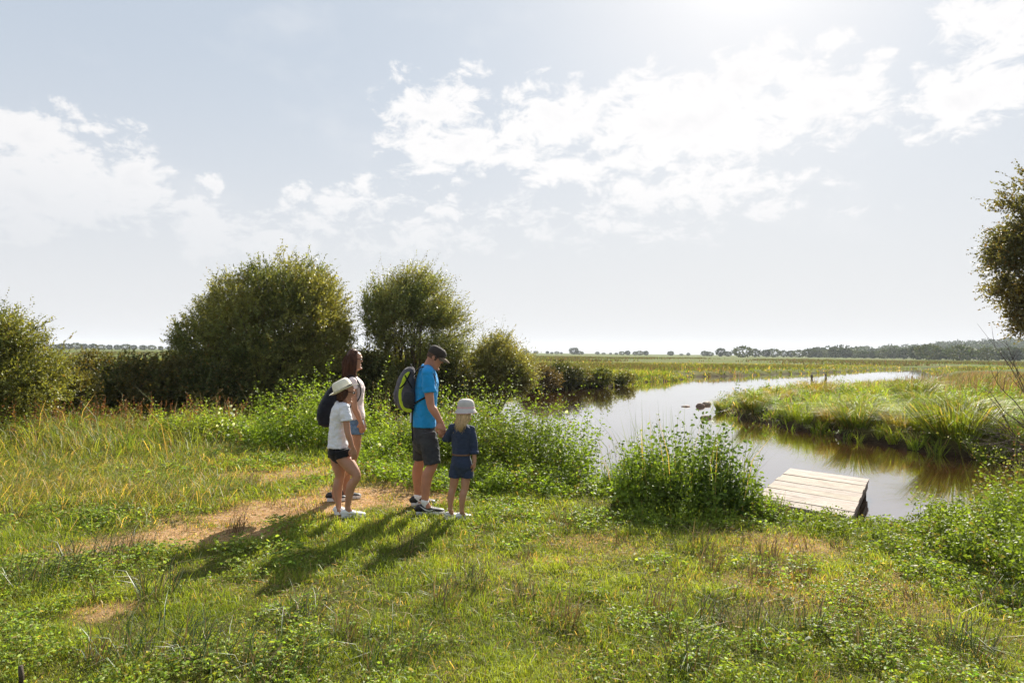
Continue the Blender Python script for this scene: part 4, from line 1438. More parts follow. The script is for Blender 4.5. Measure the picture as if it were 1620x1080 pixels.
# bare branches under it
def bare(name, label, base, tips, r=0.014):
    root = MB()
    for tp in tips:
        s = np.asarray(base) + rng.normal(0, 0.08, 3)
        e = np.asarray(tp, float)
        m = s + (e - s) * 0.5 + np.array([0, 0, 0.22 * abs(e[0] - s[0])]) + rng.normal(0, 0.08, 3)
        pts = [s, s + (m - s) * 0.55 + rng.normal(0, 0.04, 3), m, m + (e - m) * 0.5 + rng.normal(0, 0.05, 3), e]
        tube(root, pts, [r, r * 0.8, r * 0.6, r * 0.4, r * 0.12], 5, steps=3)
        for q in range(9):
            t = rng.uniform(0.3, 0.97)
            k = int(t * 4)
            f = t * 4 - k
            p = pts[k] * (1 - f) + pts[min(k + 1, 4)] * f
            dd = unit((e - s) * 0.6 + rng.normal(0, 0.55, 3) * np.linalg.norm(e - s))
            l_ = rng.uniform(0.12, 0.45)
            tube(root, [p, p + dd * l_ * 0.5 + (0, 0, 0.02), p + dd * l_ + rng.normal(0, 0.03, 3)], [r * 0.35, r * 0.25, r * 0.08], 4)
    o = root.build(name, M['twig'], None, (base[0], base[1], base[2]))
    o.location = tuple(float(v) for v in base)
    return tag(o, label, 'branches')


M['twig'] = plain('dead_twig', (0.085, 0.062, 0.05), 0.8, 0.2, 0, 30, 0.4, 10)
Yb = 12.6
bs = np.array([*at_px(1690, 690, Yb)[:2], -0.3])
bs[2] = gz(bs[0], bs[1])
bare('dead_branches', 'bare arching branches leaning in from the right edge above the point', bs,
     [at_px(px, py, Yb + rng.uniform(-0.6, 0.6)) for px, py in [(1546, 512), (1560, 560), (1585, 520), (1535, 600), (1528, 636), (1560, 610), (1595, 575), (1560, 655), (1575, 540), (1602, 600)]])
Yb = 11.2
bs = np.array([*at_px(1700, 745, Yb)[:2], WZ])
bare('dead_branches', 'tangle of bare grey twigs drooping to the water at the right edge', bs,
     [at_px(px, py, Yb + rng.uniform(-0.5, 0.5)) for px, py in [(1530, 672), (1540, 690), (1550, 700), (1540, 715), (1570, 680), (1560, 725), (1585, 700), (1575, 740), (1600, 665), (1590, 720), (1520, 700)]], 0.011)

# ------------------------------------------------------------------ distant trees on the plain
def far_tree_mb(h, w, C, n=520, seed=0.0):
    mb = MB()
    d = unit(rng.normal(size=(n, 3)))
    r = 0.55 + 0.45 * rng.random((n, 1))
    lump = 0.8 + 0.45 * fbm(d[:, 0] * 2 + seed, d[:, 2] * 2 + d[:, 1], 140)
    P = d * r * lump[:, None] * np.array([w / 2, w / 2, h * 0.42]) + np.array([0, 0, h * 0.52])
    P[:, 2] = np.maximum(P[:, 2], 0.1)
    D = unit(d + rng.normal(0, 0.5, (n, 3)))
    leaves(mb, P, D, h * 0.16, h * 0.12, tints(n, C, 0.22), 0.1, N=d)
    return mb


def far_trunk(h):
    mb = MB()
    tube(mb, [(0, 0, -0.3), (0.02 * h, 0, h * 0.3), (0, 0.02 * h, h * 0.6)], [0.045 * h, 0.035 * h, 0.015 * h], 6)
    return mb


FT = [far_tree_mb(6, 8.0, (0.060, 0.080, 0.030), seed=1), far_tree_mb(6, 9.5, (0.085, 0.105, 0.035), seed=2), far_tree_mb(6, 6.2, (0.05, 0.07, 0.028), seed=3)]
ft_src = {}


def put_far(px, Y, hpx, v, lab, grp):
    d = ray(px, 557)
    x = d[0] * Y
    s = hpx * Y / FPX / 6.0
    if v not in ft_src:
        root = empty('distant_tree')
        FT[v].build('crown', M['far_leaf'], root)
        far_trunk(6).build('trunk', M['bark'], root)
        ft_src[v] = root
    else:
        root = ft_src[v].copy()
        sc.collection.objects.link(root)
        for ch in list(ft_src[v].children):
            c = ch.copy()
            sc.collection.objects.link(c)
            c.parent = root
    root.location = (x, Y, gz(x, Y) - 0.2)
    root.scale = (s, s, s)
    root.rotation_euler.z = rng.uniform(0, 6.28)
    tag(root, lab, 'tree', grp)


ORD = ['first', 'second', 'third', 'fourth', 'fifth', 'sixth', 'seventh', 'eighth', 'ninth', 'tenth', 'eleventh', 'twelfth', 'thirteenth', 'fourteenth', 'fifteenth', 'sixteenth', 'seventeenth', 'eighteenth', 'nineteenth',
       'twentieth', 'twenty-first', 'twenty-second', 'twenty-third', 'twenty-fourth', 'twenty-fifth', 'twenty-sixth', 'twenty-seventh', 'twenty-eighth', 'twenty-ninth', 'thirtieth', 'thirty-first', 'thirty-second', 'thirty-third', 'thirty-fourth', 'thirty-fifth', 'thirty-sixth', 'thirty-seventh', 'thirty-eighth', 'thirty-ninth', 'fortieth']
# small ones on the horizon between the low sallow bush and the wood: (px, height in px, distance)
small = [(834, 4, 900), (848, 4, 900), (866, 4, 900), (873, 3, 900), (881, 4, 900), (888, 3, 900), (908, 9, 800), (916, 5, 800), (921, 4, 850), (945, 4, 900), (955, 3, 900), (966, 3, 900), (975, 3, 900), (984, 5, 800), (993, 6, 780), (1005, 5, 800), (1012, 6, 760), (1022, 6, 760), (1061, 6, 760),
         (1078, 3, 850), (1089, 4, 850), (1115, 7, 700), (1123, 6, 700), (1140, 11, 640), (1152, 7, 660)]
for q, (px, hp, Y) in enumerate(small):
    put_far(px, Y, hp * 1.25, q % 3, ORD[q] + ' tiny tree from the left on the horizon right of the bushes', 'tiny trees on the horizon')
mid = [(1175, 15, 470), (1195, 11, 560), (1212, 10, 600), (1224, 11, 600), (1240, 9, 640), (1252, 9, 640), (1264, 10, 620), (1280, 12, 600), (1295, 10, 600), (1308, 10, 620), (1322, 14, 560), (1338, 13, 560), (1352, 10, 560), (1366, 10, 540), (1382, 10, 540), (1398, 12, 520), (1414, 14, 520), (1430, 14, 500)]
for q, (px, hp, Y) in enumerate(mid):
    put_far(px, Y, hp * 1.25, (q * 2 + 1) % 3, ORD[q] + ' round tree from the left in the row before the distant wood', 'round trees before the wood')
near_w = [(1452, 17, 430), (1470, 20, 400), (1486, 16, 420), (1502, 14, 430), (1519, 20, 380), (1532, 14, 420), (1548, 14, 420), (1562, 17, 400), (1580, 15, 420), (1598, 18, 400), (1614, 17, 400)]
for q, (px, hp, Y) in enumerate(near_w):
    put_far(px, Y, hp * 1.25, q % 3, ORD[q] + ' large round tree from the left in the nearer clump under the wood', 'larger trees under the wood')
left_t = [(85, 6, 700), (97, 7, 700), (108, 7, 680), (120, 8, 680), (133, 7, 700), (147, 7, 700), (160, 6, 720), (173, 6, 720), (186, 6, 720), (199, 7, 700), (212, 6, 720), (226, 6, 720), (240, 6, 720), (254, 5, 720), (268, 5, 740), (280, 5, 740)]
for q, (px, hp, Y) in enumerate(left_t):
    put_far(px, Y, hp * 1.35, (q + 1) % 3, ORD[q] + ' tree from the left in the low line between the left bushes', 'tree line beyond the hedge')


# wooded rise far right: one mass
mb = MB()
for q in range(210):
    px = rng.uniform(1290, 1700)
    Y = rng.uniform(760, 1150)
    x = ray(px, 557)[0] * Y
    rise = 21 * sstep(1290, 1650, px) * sstep(700, 1100, Y)
    h = rng.uniform(6, 15)
    n = 150
    d = unit(rng.normal(size=(n, 3)))
    P = d * (0.6 + 0.4 * rng.random((n, 1))) * np.array([h * 0.85, h * 0.6, h * 0.5]) + np.array([x, Y, rise + h * 0.45])
    P[:, 2] = np.maximum(P[:, 2], 0.0)
    leaves(mb, P, unit(d + rng.normal(0, 0.5, (n, 3))), 2.6, 2.2, tints(n, np.array((0.055, 0.08, 0.03)) * rng.uniform(0.8, 1.4), 0.2), 0.1, N=d)
    mb.add(np.array([[x - 9, Y, -1], [x + 9, Y, -1], [x + 7, Y + 3, rise + h * 0.6], [x - 7, Y + 3, rise + h * 0.6]]), [[0, 1, 2, 3]], None, (0.06, 0.08, 0.03))
tag(mb.build('distant_wood', M['far_leaf']), 'hazy wooded rise on the horizon at the right', 'wood', None, 'stuff')

# ------------------------------------------------------------------ rocks, posts, stake
def rock(name, label, p, s, C=(0.10, 0.065, 0.045)):
    k, l_ = 14, 9
    u = np.linspace(0, math.tau, k, endpoint=False)
    v = np.linspace(0.05, math.pi - 0.05, l_)
    U, Vv = np.meshgrid(u, v)
    d = np.stack([np.cos(U) * np.sin(Vv), np.sin(U) * np.sin(Vv), np.cos(Vv)], -1).reshape(-1, 3)
    sd_ = rng.uniform(0, 50)
    r = 0.7 + 0.6 * fbm(d[:, 0] * 1.6 + sd_, d[:, 1] * 1.6 + d[:, 2] * 2.1, 150)
    P = d * r[:, None] * np.asarray(s) + np.asarray(p)
    i, j = np.meshgrid(np.arange(l_ - 1), np.arange(k), indexing='ij')
    Q = np.stack([i * k + j, (i + 1) * k + j, (i + 1) * k + (j + 1) % k, i * k + (j + 1) % k], -1).reshape(-1, 4)
    mb = MB()
    mb.add(P, Q, None, C)
    o = mb.build(name, M['rock'], None, p, smooth=True)
    o.location = tuple(float(v) for v in p)
    return tag(o, label, 'rock', 'rocks off the point')


M['rock'] = plain('muddy_rock', (0.22, 0.15, 0.11), 0.75, 0.35, 0.03, 9, 0.45, 4)
g = G(1108, 643, WZ)
rock('rock', 'largest reddish brown rock in the water off the tip of the point', (g[0], g[1], WZ + 0.02), (0.22, 0.17, 0.14))
g = G(1085, 643, WZ)
rock('rock', 'small flat rock in the water left of the largest rock', (g[0], g[1], WZ - 0.01), (0.2, 0.14, 0.08))
g = G(1116, 661, WZ)
rock('rock', 'low wet rock in the water in front of the largest rock', (g[0], g[1], WZ - 0.01), (0.22, 0.16, 0.12))
g = G(1118, 640, WZ)
rock('rock', 'dark rock squeezed between the largest rock and the point', (g[0], g[1], WZ + 0.02), (0.2, 0.15, 0.14))
for px, py, Y, h, lab in [(1284, 598, 62, 0.55, 'short wooden post in the far water, left of the other one'), (1306, 598, 60, 0.68, 'short wooden post in the far water, right of the other one')]:
    p = L(px, py, Y)
    mb = MB()
    tube(mb, [(0, 0, -0.8), (0.02, 0, 0.3), (0.01, 0, h)], [0.10, 0.10, 0.09], 8)
    o = mb.build('wooden_post', M['old_wood'])
    o.location = (p[0], p[1], WZ)
    tag(o, lab, 'post', 'posts in the far water')
g = G(33, 1085, 0)
mb = MB()
tube(mb, [(0, 0, -0.1), (0.002, 0, 0.06), (-0.003, 0, 0.115)], [0.012, 0.013, 0.011], 8)
o = mb.build('stake', M['old_wood'])
o.location = (g[0], g[1], gz(g[0], g[1]))
tag(o, 'short dark stake stuck in the lawn in the bottom left corner', 'stake')

g = G(1280, 1023, 0)
mb = MB()
leaves(mb, np.array([[-0.028, 0, 0.018], [-0.022, 0.006, 0.02]]), np.array([[1, 0.3, 0.15], [0.9, -0.2, 0.35]]), np.array([0.06, 0.045]), np.array([0.02, 0.016]), (0.75, 0.75, 0.74), 0.25, N=np.array([[0, -0.3, 1.0], [0, -0.5, 1.0]]), oval=True)
o = mb.build('white_feather', M['leaf'])
o.location = (g[0], g[1], gz(g[0], g[1]) + 0.03)
tag(o, 'small white feather lying on the turf low right of the middle', 'feather')

# ------------------------------------------------------------------ people
def skin_mat(name, color):
    return plain(name, color, 0.5, 0.35, 0.0, 60, 0.08, 9, sss=0.12)


def cloth(name, color, var=0.05, bump=0.02, bscale=9, rough=0.85, vs=10, stretch=(1, 1, 2.0)):
    return plain(name, color, rough, 0.15, max(bump, 0.008), bscale, min(var, 0.2), vs, stretch, sheen=0.1)


M['skin'] = skin_mat('skin_tan', (0.42, 0.215, 0.135))
M['skin_man'] = skin_mat('skin_man', (0.44, 0.20, 0.125))
M['white_tee'] = cloth('white_cotton', (0.74, 0.74, 0.78))
M['pink_top'] = cloth('pale_pink_cotton', (0.80, 0.66, 0.64))
M['blue_tee'] = cloth('bright_blue_cotton', (0.02, 0.27, 0.60))
M['black_cloth'] = cloth('black_cloth', (0.012, 0.012, 0.014))
M['char_cloth'] = cloth('charcoal_cloth', (0.045, 0.046, 0.050), 0.2)
M['denim'] = cloth('dark_denim', (0.032, 0.044, 0.080), 0.12, 0.012, 14, vs=25)
M['light_denim'] = cloth('washed_denim', (0.12, 0.19, 0.29), 0.4, 0.004, 40, vs=18)
M['sock'] = cloth('white_sock', (0.75, 0.75, 0.76), 0.05, 0.003, 80)
M['white_shoe'] = plain('white_shoe', (0.74, 0.74, 0.74), 0.5, 0.4, 0.002, 40, 0.08)
M['black_shoe'] = plain('black_shoe', (0.018, 0.018, 0.02), 0.5, 0.4, 0.002, 40, 0.2)
M['grey_shoe'] = plain('grey_mesh', (0.12, 0.12, 0.125), 0.6, 0.3, 0.002, 60, 0.2)
M['straw_hat'] = plain('cream_straw', (0.80, 0.75, 0.60), 0.7, 0.2, 0.003, 120, 0.07, 30)
M['brown_hair'] = plain('brown_hair', (0.080, 0.034, 0.019), 0.5, 0.22, 0.004, 50, 0.45, 18, (3, 3, 0.5))
M['blond_hair'] = plain('blond_hair', (0.60, 0.42, 0.21), 0.45, 0.5, 0.004, 50, 0.25, 18, (3, 3, 0.5))
M['grey_hat'] = cloth('grey_cotton_hat', (0.52, 0.485, 0.46), 0.1, 0.003, 40)
M['pink_band'] = cloth('pink_cotton', (0.68, 0.42, 0.44), 0.1, 0.002, 40)
M['cap'] = cloth('dark_brown_cap', (0.040, 0.032, 0.028), 0.25, 0.003, 30)
M['cap_pale'] = cloth('worn_brim', (0.16, 0.12, 0.085), 0.3, 0.002, 30)
M['lens'] = plain('dark_lens', (0.01, 0.01, 0.012), 0.15, 0.7)
M['lip'] = plain('lip', (0.42, 0.17, 0.13), 0.5, 0.3)
M['eye_white'] = plain('eye_white', (0.7, 0.68, 0.66), 0.3, 0.5)
M['pack_grey'] = cloth('pack_grey', (0.085, 0.08, 0.092), 0.2, 0.004, 30)
M['pack_lime'] = cloth('pack_lime', (0.42, 0.52, 0.03), 0.12, 0.003, 30)
M['pack_navy'] = cloth('pack_black', (0.014, 0.015, 0.022), 0.2, 0.006, 18)
M['strap'] = cloth('strap_black', (0.012, 0.012, 0.014), 0.1, 0.002, 40)
M['leather'] = plain('brown_leather', (0.16, 0.085, 0.05), 0.6, 0.3)
M['tag_white'] = plain('pale_tag', (0.65, 0.67, 0.7), 0.6, 0.3)


def remesh(o, voxel, smooth=3, disp=0.0, dscale=0.08):
    m = o.modifiers.new('remesh', 'REMESH')
    m.mode = 'VOXEL'
    m.voxel_size = voxel
    m.use_smooth_shade = True
    if smooth:
        s = o.modifiers.new('smooth', 'SMOOTH')
        s.factor = 0.5
        s.iterations = smooth
    if disp:
        tx = bpy.data.textures.new('folds', 'CLOUDS')
        tx.noise_scale = dscale
        tx.noise_depth = 3
        d = o.modifiers.new('folds', 'DISPLACE')
        d.texture = tx
        d.strength = disp
        d.mid_level = 0.5
    return o


class Body:
    """one person: the skin and every garment are collected as overlapping lofts, each fused into one surface"""
    def __init__(self, label, foot, yaw):
        self.base = np.array([foot[0], foot[1], gz(foot[0], foot[1])])
        self.root = empty('person', self.base)
        tag(self.root, label, 'person')
        self.f = np.array([math.cos(yaw), math.sin(yaw), 0.0])      # facing
        self.l = np.array([-self.f[1], self.f[0], 0.0])             # its left-hand side
        self.skin = MB()

    def fuse(self, mb, name, mat, voxel=0.007, smooth=3, disp=0.0, dscale=0.08, label=None):
        o = mb.build(name, mat, self.root, self.base, smooth=True)
        remesh(o, voxel, smooth, disp, dscale)
        if label:
            o['label'] = label
        return o

    def plainpart(self, mb, name, mat, label=None, parent=None, smooth=True):
        o = mb.build(name, mat, parent or self.root, self.base, smooth=smooth)
        if label:
            o['label'] = label
        return o


def torso(mb, levels, grow=0.0, lat=None, sides=28, cap=True):
    """levels: (point, half width along lat, half depth)"""
    tube(mb, [p for p, _, _ in levels], [(a + grow, b + grow) for _, a, b in levels], sides, ref=lat, cap=cap, steps=4)


def limb(mb, pts, rad, sides=18, ref=None):
    tube(mb, pts, rad, sides, ref=ref, cap='round', steps=5)


def head(b, c, f, up, s=1.0):
    """face, skull, nose, ears, jaw in the frame of a head looking along f"""
    f = unit(f)
    up = unit(up - f * float(np.dot(up, f)))
    l = np.cross(up, f)
    rows = [(-0.122, 0.010, 0.010, 0.052), (-0.118, 0.024, 0.024, 0.050), (-0.105, 0.038, 0.040, 0.042), (-0.08, 0.050, 0.058, 0.026), (-0.045, 0.060, 0.076, 0.010), (-0.01, 0.067, 0.086, 0.002), (0.03, 0.072, 0.094, -0.002),
            (0.065, 0.068, 0.088, -0.006), (0.092, 0.052, 0.067, -0.009), (0.107, 0.035, 0.045, -0.010), (0.115, 0.012, 0.016, -0.010)]
    tube(b.skin, [c + (up * z + f * o) * s for z, _, _, o in rows], [(w * s, d * s) for _, w, d, _ in rows], 22, ref=l, cap=True, steps=3)
    # nose, brow, chin, lips, ears
    limb(b.skin, [c + (f * 0.082 + up * 0.025) * s, c + (f * 0.090 + up * -0.002) * s, c + (f * 0.096 - up * 0.015) * s], [0.006 * s, 0.007 * s, 0.0085 * s], 8)
    limb(b.skin, [c + (f * 0.080 + up * 0.036 + l * 0.04) * s, c + (f * 0.088 + up * 0.038) * s, c + (f * 0.080 + up * 0.036 - l * 0.04) * s], [0.009 * s] * 3, 8)
    limb(b.skin, [c + (f * 0.078 - up * 0.098 + l * 0.012) * s, c + (f * 0.082 - up * 0.100) * s, c + (f * 0.078 - up * 0.098 - l * 0.012) * s], [0.014 * s] * 3, 8)
    for sg in (-1, 1):
        limb(b.skin, [c + (l * sg * 0.071 - f * 0.012 + up * 0.022) * s, c + (l * sg * 0.079 - f * 0.020 + up * 0.0) * s, c + (l * sg * 0.071 - f * 0.012 - up * 0.026) * s], [(0.006 * s, 0.013 * s), (0.007 * s, 0.017 * s), (0.005 * s, 0.009 * s)], 10, ref=l)
    lips = MB()
    limb(lips, [c + (f * 0.068 - up * 0.062 + l * 0.018) * s, c + (f * 0.0765 - up * 0.061) * s, c + (f * 0.068 - up * 0.062 - l * 0.018) * s], [0.004 * s, 0.0065 * s, 0.004 * s], 8)
    b.plainpart(lips, 'lips', M['lip'])
    for sg in (-1, 1):
        e = MB()
        q = c + (f * 0.077 + up * 0.012 + l * sg * 0.031) * s
        limb(e, [q - l * 0.004, q + l * 0.004], [0.0105 * s, 0.0105 * s], 10)
        eo = b.plainpart(e, 'eye', M['eye_white'])
        ir = MB()
        limb(ir, [q + f * 0.004 * s, q + f * 0.009 * s], [0.0055 * s, 0.0045 * s], 8)
        b.plainpart(ir, 'iris', M['lens'], parent=eo)
    return f, up, l


def glasses(b, c, f, up, l, s=1.0, temple=True):
    g = MB()
    for sg in (-1, 1):
        q = c + (f * 0.097 + up * 0.012 + l * sg * 0.033) * s
        limb(g, [q - l * 0.012 * s - f * 0.003 * sg * 0, q + l * 0.012 * s], [(0.004 * s, 0.018 * s)] * 2, 12, ref=f)
        limb(g, [q + l * sg * 0.022 * s, c + (l * sg * 0.076 + f * 0.03 + up * 0.018) * s, c + (l * sg * 0.080 - f * 0.02 + up * 0.015) * s], [0.0035 * s] * 3, 6)
    limb(g, [c + (f * 0.1 + up * 0.015 - l * 0.012) * s, c + (f * 0.1 + up * 0.015 + l * 0.012) * s], [0.003 * s] * 2, 6)
    b.plainpart(g, 'sunglasses', M['lens'])


def hand(mb, wrist, d, palm, side, s=1.0, curl=0.5):
    """palm, four fingers of unequal length and a thumb; d points to the fingertips, palm is the direction the palm faces"""
    d = unit(d)
    palm = unit(palm - d * float(np.dot(palm, d)))
    a = np.cross(d, palm) * side          # towards the thumb
    P0 = np.asarray(wrist, float)
    tube(mb, [P0 - d * 0.01 * s, P0 + d * 0.03 * s, P0 + d * 0.06 * s, P0 + d * 0.085 * s], [(0.026 * s, 0.018 * s), (0.034 * s, 0.016 * s), (0.040 * s, 0.014 * s), (0.038 * s, 0.011 * s)], 14, ref=a, cap='round', steps=3)
    for k, (o, ln_) in enumerate(((0.029, 0.072), (0.010, 0.082), (-0.010, 0.076), (-0.029, 0.060))):
        st = P0 + d * 0.082 * s + a * o * s
        c1 = curl * (0.5 + 0.12 * k)
        d1 = unit(d * math.cos(c1) + palm * math.sin(c1) + a * o * 1.5)
        c2 = curl * (1.2 + 0.15 * k)
        d2 = unit(d * math.cos(c2) + palm * math.sin(c2))
        c3 = curl * (1.8 + 0.15 * k)
        d3 = unit(d * math.cos(c3) + palm * math.sin(c3))
        p1 = st + d1 * ln_ * 0.45 * s
        p2 = p1 + d2 * ln_ * 0.32 * s
        p3 = p2 + d3 * ln_ * 0.24 * s
        limb(mb, [st - d * 0.012 * s, p1, p2, p3], [0.0095 * s, 0.0088 * s, 0.008 * s, 0.007 * s], 8)
    t0 = P0 + d * 0.018 * s + a * 0.022 * s
    limb(mb, [t0, t0 + (d * 0.025 + a * 0.026 + palm * 0.010) * s, t0 + (d * 0.052 + a * 0.030 + palm * 0.022) * s, t0 + (d * 0.072 + a * 0.022 + palm * 0.030) * s], [0.013 * s, 0.0115 * s, 0.010 * s, 0.008 * s], 8)


def foot_shoe(b, heel, toe, h, w, mats, sole_h=0.022, ankle=None, laces=True, swoosh=False, label=None, split=None):
    """shoe from heel to toe: upper, sole, laces; heel and toe lie on the ground"""
    heel, toe = np.asarray(heel, float), np.asarray(toe, float)
    heel[2] = gz(heel[0], heel[1]) + 0.008
    toe[2] = gz(toe[0], toe[1]) + 0.012
    d = unit(toe - heel)
    ln_ = np.linalg.norm(toe - heel)
    up = np.array([0, 0, 1.0])
    l = np.cross(up, d)
    up = np.cross(d, l)
    # upper
    rows = [(0.03, 0.30, 0.75), (0.10, 0.40, 0.98), (0.22, 0.44, 1.0), (0.36, 0.46, 0.86), (0.50, 0.49, 0.66), (0.66, 0.50, 0.50), (0.82, 0.46, 0.40), (0.94, 0.33, 0.28), (0.99, 0.16, 0.14)]
    up_mb = MB()
    tube(up_mb, [heel + d * t * ln_ + up * (sole_h + hh * h * 0.45) for t, ww, hh in rows], [(ww * w, hh * h * 0.5) for t, ww, hh in rows], 18, ref=l, cap='round', steps=3)
    o = b.fuse(up_mb, 'shoe', mats[0], 0.006, 2, label=label)
    so = MB()
    so_rows = [(0.0, 0.36), (0.08, 0.45), (0.25, 0.44), (0.45, 0.43), (0.65, 0.52), (0.85, 0.48), (0.97, 0.30), (1.01, 0.12)]
    k = len(so_rows)
    V, Q, T = [], [], []
    for t, ww in so_rows:
        p = heel + d * t * ln_
        for sg in (-1, 1):
            for z in (-0.004, sole_h + (0.006 if t > 0.9 or t < 0.1 else 0.002)):
                V.append(p + l * sg * ww * w * 1.04 + up * z)
    for q in range(k - 1):
        a, c_ = q * 4, (q + 1) * 4
        Q += [[a, c_, c_ + 1, a + 1], [a + 2, a + 3, c_ + 3, c_ + 2], [a + 1, c_ + 1, c_ + 3, a + 3], [a, a + 2, c_ + 2, c_]]
    Q += [[0, 1, 3, 2], [(k - 1) * 4, (k - 1) * 4 + 2, (k - 1) * 4 + 3, (k - 1) * 4 + 1]]
    so.add(V, Q, None)
    b.plainpart(so, 'sole', mats[1], parent=o, smooth=False)
    if laces:
        la = MB()
        for q in range(5):
            t = 0.40 + q * 0.06
            hh = np.interp(t, [r_[0] for r_ in rows], [r_[2] for r_ in rows])
            p = heel + d * t * ln_ + up * (sole_h + hh * h * 0.96)
            limb(la, [p - l * 0.022 - up * 0.006, p + up * 0.003, p + l * 0.022 - up * 0.006], [0.0035] * 3, 6)
        b.plainpart(la, 'laces', mats[2], parent=o)
    if swoosh:
        sw = MB()
        t = np.linspace(0, 1, 12)
        for sg in (-1, 1):
            V = []
            for q in t:
                x_ = 0.12 + 0.50 * q
                zc = 0.80 - 0.55 * math.sin(min(q / 0.72, 1) * math.pi / 2) + max(0.0, q - 0.72) / 0.28 * 0.42
                th = 0.13 * math.sin(math.pi * min(1.0, q ** 1.4)) + 0.008
                ww = np.interp(x_, [r_[0] for r_ in rows], [r_[1] for r_ in rows])
                hz = np.interp(x_, [r_[0] for r_ in rows], [r_[2] for r_ in rows])
                for e in (-1, 1):
                    zr = np.clip(zc + e * th, 0.02, 0.93) * hz
                    uu = (zr * h - hz * h * 0.45) / (hz * h * 0.5)
                    out = math.sqrt(max(0.05, 1 - min(0.93, uu * uu)))
                    V.append(heel + d * x_ * ln_ + up * (sole_h + zr * h) + l * sg * (ww * w * out + 0.005))
            Q = [[2 * q, 2 * q + 2, 2 * q + 3, 2 * q + 1] for q in range(len(t) - 1)]
            sw.add(V, Q)
        b.plainpart(sw, 'side_mark', M['white_shoe'], parent=o, smooth=False)
    return o


def hair_strands(b, starts, mids, ends, name, mat, w=0.006, jit=0.012, n=160):
    mb = MB()
    for _ in range(n):
        t = rng.random()
        k = rng.integers(0, len(starts) - 1)
        s = starts[k] * (1 - t) + starts[k + 1] * t
        m = mids[k] * (1 - t) + mids[k + 1] * t
        e = ends[k] * (1 - t) + ends[k + 1] * t
        s, m, e = s + rng.normal(0, 0.004, 3), m + rng.normal(0, jit, 3), e + rng.normal(0, jit * 1.6, 3)
        tube(mb, [s, m, e], [w * 0.7, w, w * 0.25], 5, steps=4)
    return mb


def lathe(mb, prof, c, ax, f=None, seg=36, C=(0.3, 0.3, 0.3), oval=1.0, dip=None):
    """profile (radius, height) turned about ax; oval stretches along f; dip(angle, r) bends the brim"""
    ax = unit(ax)
    f = unit(np.asarray(f, float) - ax * float(np.dot(f, ax)))
    l = np.cross(ax, f)
    a = np.linspace(0, math.tau, seg, endpoint=False)
    V = []
    for (r, h) in prof:
        hh = h + (np.array([dip(q, r) for q in a]) if dip else 0)
        V.append(np.asarray(c) + f * (np.cos(a) * r * oval)[:, None] + l * (np.sin(a) * r)[:, None] + ax * (np.broadcast_to(hh, seg))[:, None])
    V = np.concatenate(V)
    k = len(prof)
    i, j = np.meshgrid(np.arange(k - 1), np.arange(seg), indexing='ij')
    Q = np.stack([i * seg + j, i * seg + (j + 1) % seg, (i + 1) * seg + (j + 1) % seg, (i + 1) * seg + j], -1).reshape(-1, 4)
    mb.add(V, Q, None, C)


def strip(mb, pts, widthdir, w, th=0.006):
    """flat strap along a path"""
    pts = np.asarray(pts, float)
    tube(mb, pts, [(w, th)] * len(pts), 10, ref=widthdir, cap='round', steps=5)


# ================================================================== the man
Ym = 7.38
mf = L(678, 806, Ym)
man = Body('person in bright blue t-shirt, charcoal shorts and dark cap, looking down at the small child', (mf[0], Ym + 0.05), R(8))
F, LT = man.f, man.l
P = lambda px, py, dy=0.0: L(px, py, Ym + dy)
U = np.array([0, 0, 1.0])
hip = P(671, 674, 0.02)
chestlv = [(P(670, 700, 0.02), 0.150, 0.112), (P(670, 676, 0.02), 0.165, 0.118), (P(671, 655, 0.02), 0.158, 0.112), (P(673, 630, 0.02), 0.168, 0.112), (P(675, 607, 0.02), 0.185, 0.112), (P(675, 592, 0.02), 0.195, 0.095), (P(675.5, 583, 0.02), 0.155, 0.068), (P(677, 578, 0.02), 0.085, 0.055)]
torso(man.skin, chestlv[:-1], -0.034, LT)
limb(man.skin, [P(676, 588, 0.02), P(677.5, 578, 0.02)], [(0.075, 0.05), (0.055, 0.05)], ref=LT)
limb(man.skin, [P(677, 584, 0.02), P(681, 574, 0.02), P(685, 566, 0.02)], [0.064, 0.058, 0.056])
hf = unit(F * 0.90 - U * 0.40 - LT * 0.06)
hc = P(688.5, 566.5, 0.0)
hf, hu, hl = head(man, hc, hf, U, 1.0)
# legs
for (kh, kk, ka, sg) in (((673.5, 685, -0.075), (684, 734, -0.13), (672.5, 794, -0.14), -1), ((668, 682, 0.11), (664.5, 728, 0.17), (661, 786, 0.25), 1)):
    h_, k_, a_ = P(*kh), P(*kk), P(*ka)
    cf = (k_ + a_) / 2 - F * 0.018 + U * 0.07
    limb(man.skin, [h_, (h_ + k_) / 2 + F * 0.02, k_, cf, a_ + U * 0.05, a_], [0.060, 0.068, 0.056, (0.057, 0.060), (0.039, 0.041), (0.040, 0.042)])
    limb(man.skin, [a_, a_ - U * 0.06 + F * 0.03], [0.038, 0.038])
# near (right) arm
sh, elb, wr = P(676.5, 590, -0.20), P(681.5, 641, -0.23), P(697.5, 668, -0.24)
limb(man.skin, [sh, sh + (elb - sh) * 0.5 - F * 0.005, elb, elb + (wr - elb) * 0.35, wr], [0.042, 0.050, 0.041, 0.042, 0.028], 16)
hand(man.skin, wr, unit(P(700, 684, -0.29) - wr), unit(-F * 0.2 + LT * 1.0), -1, 1.08, 0.75)
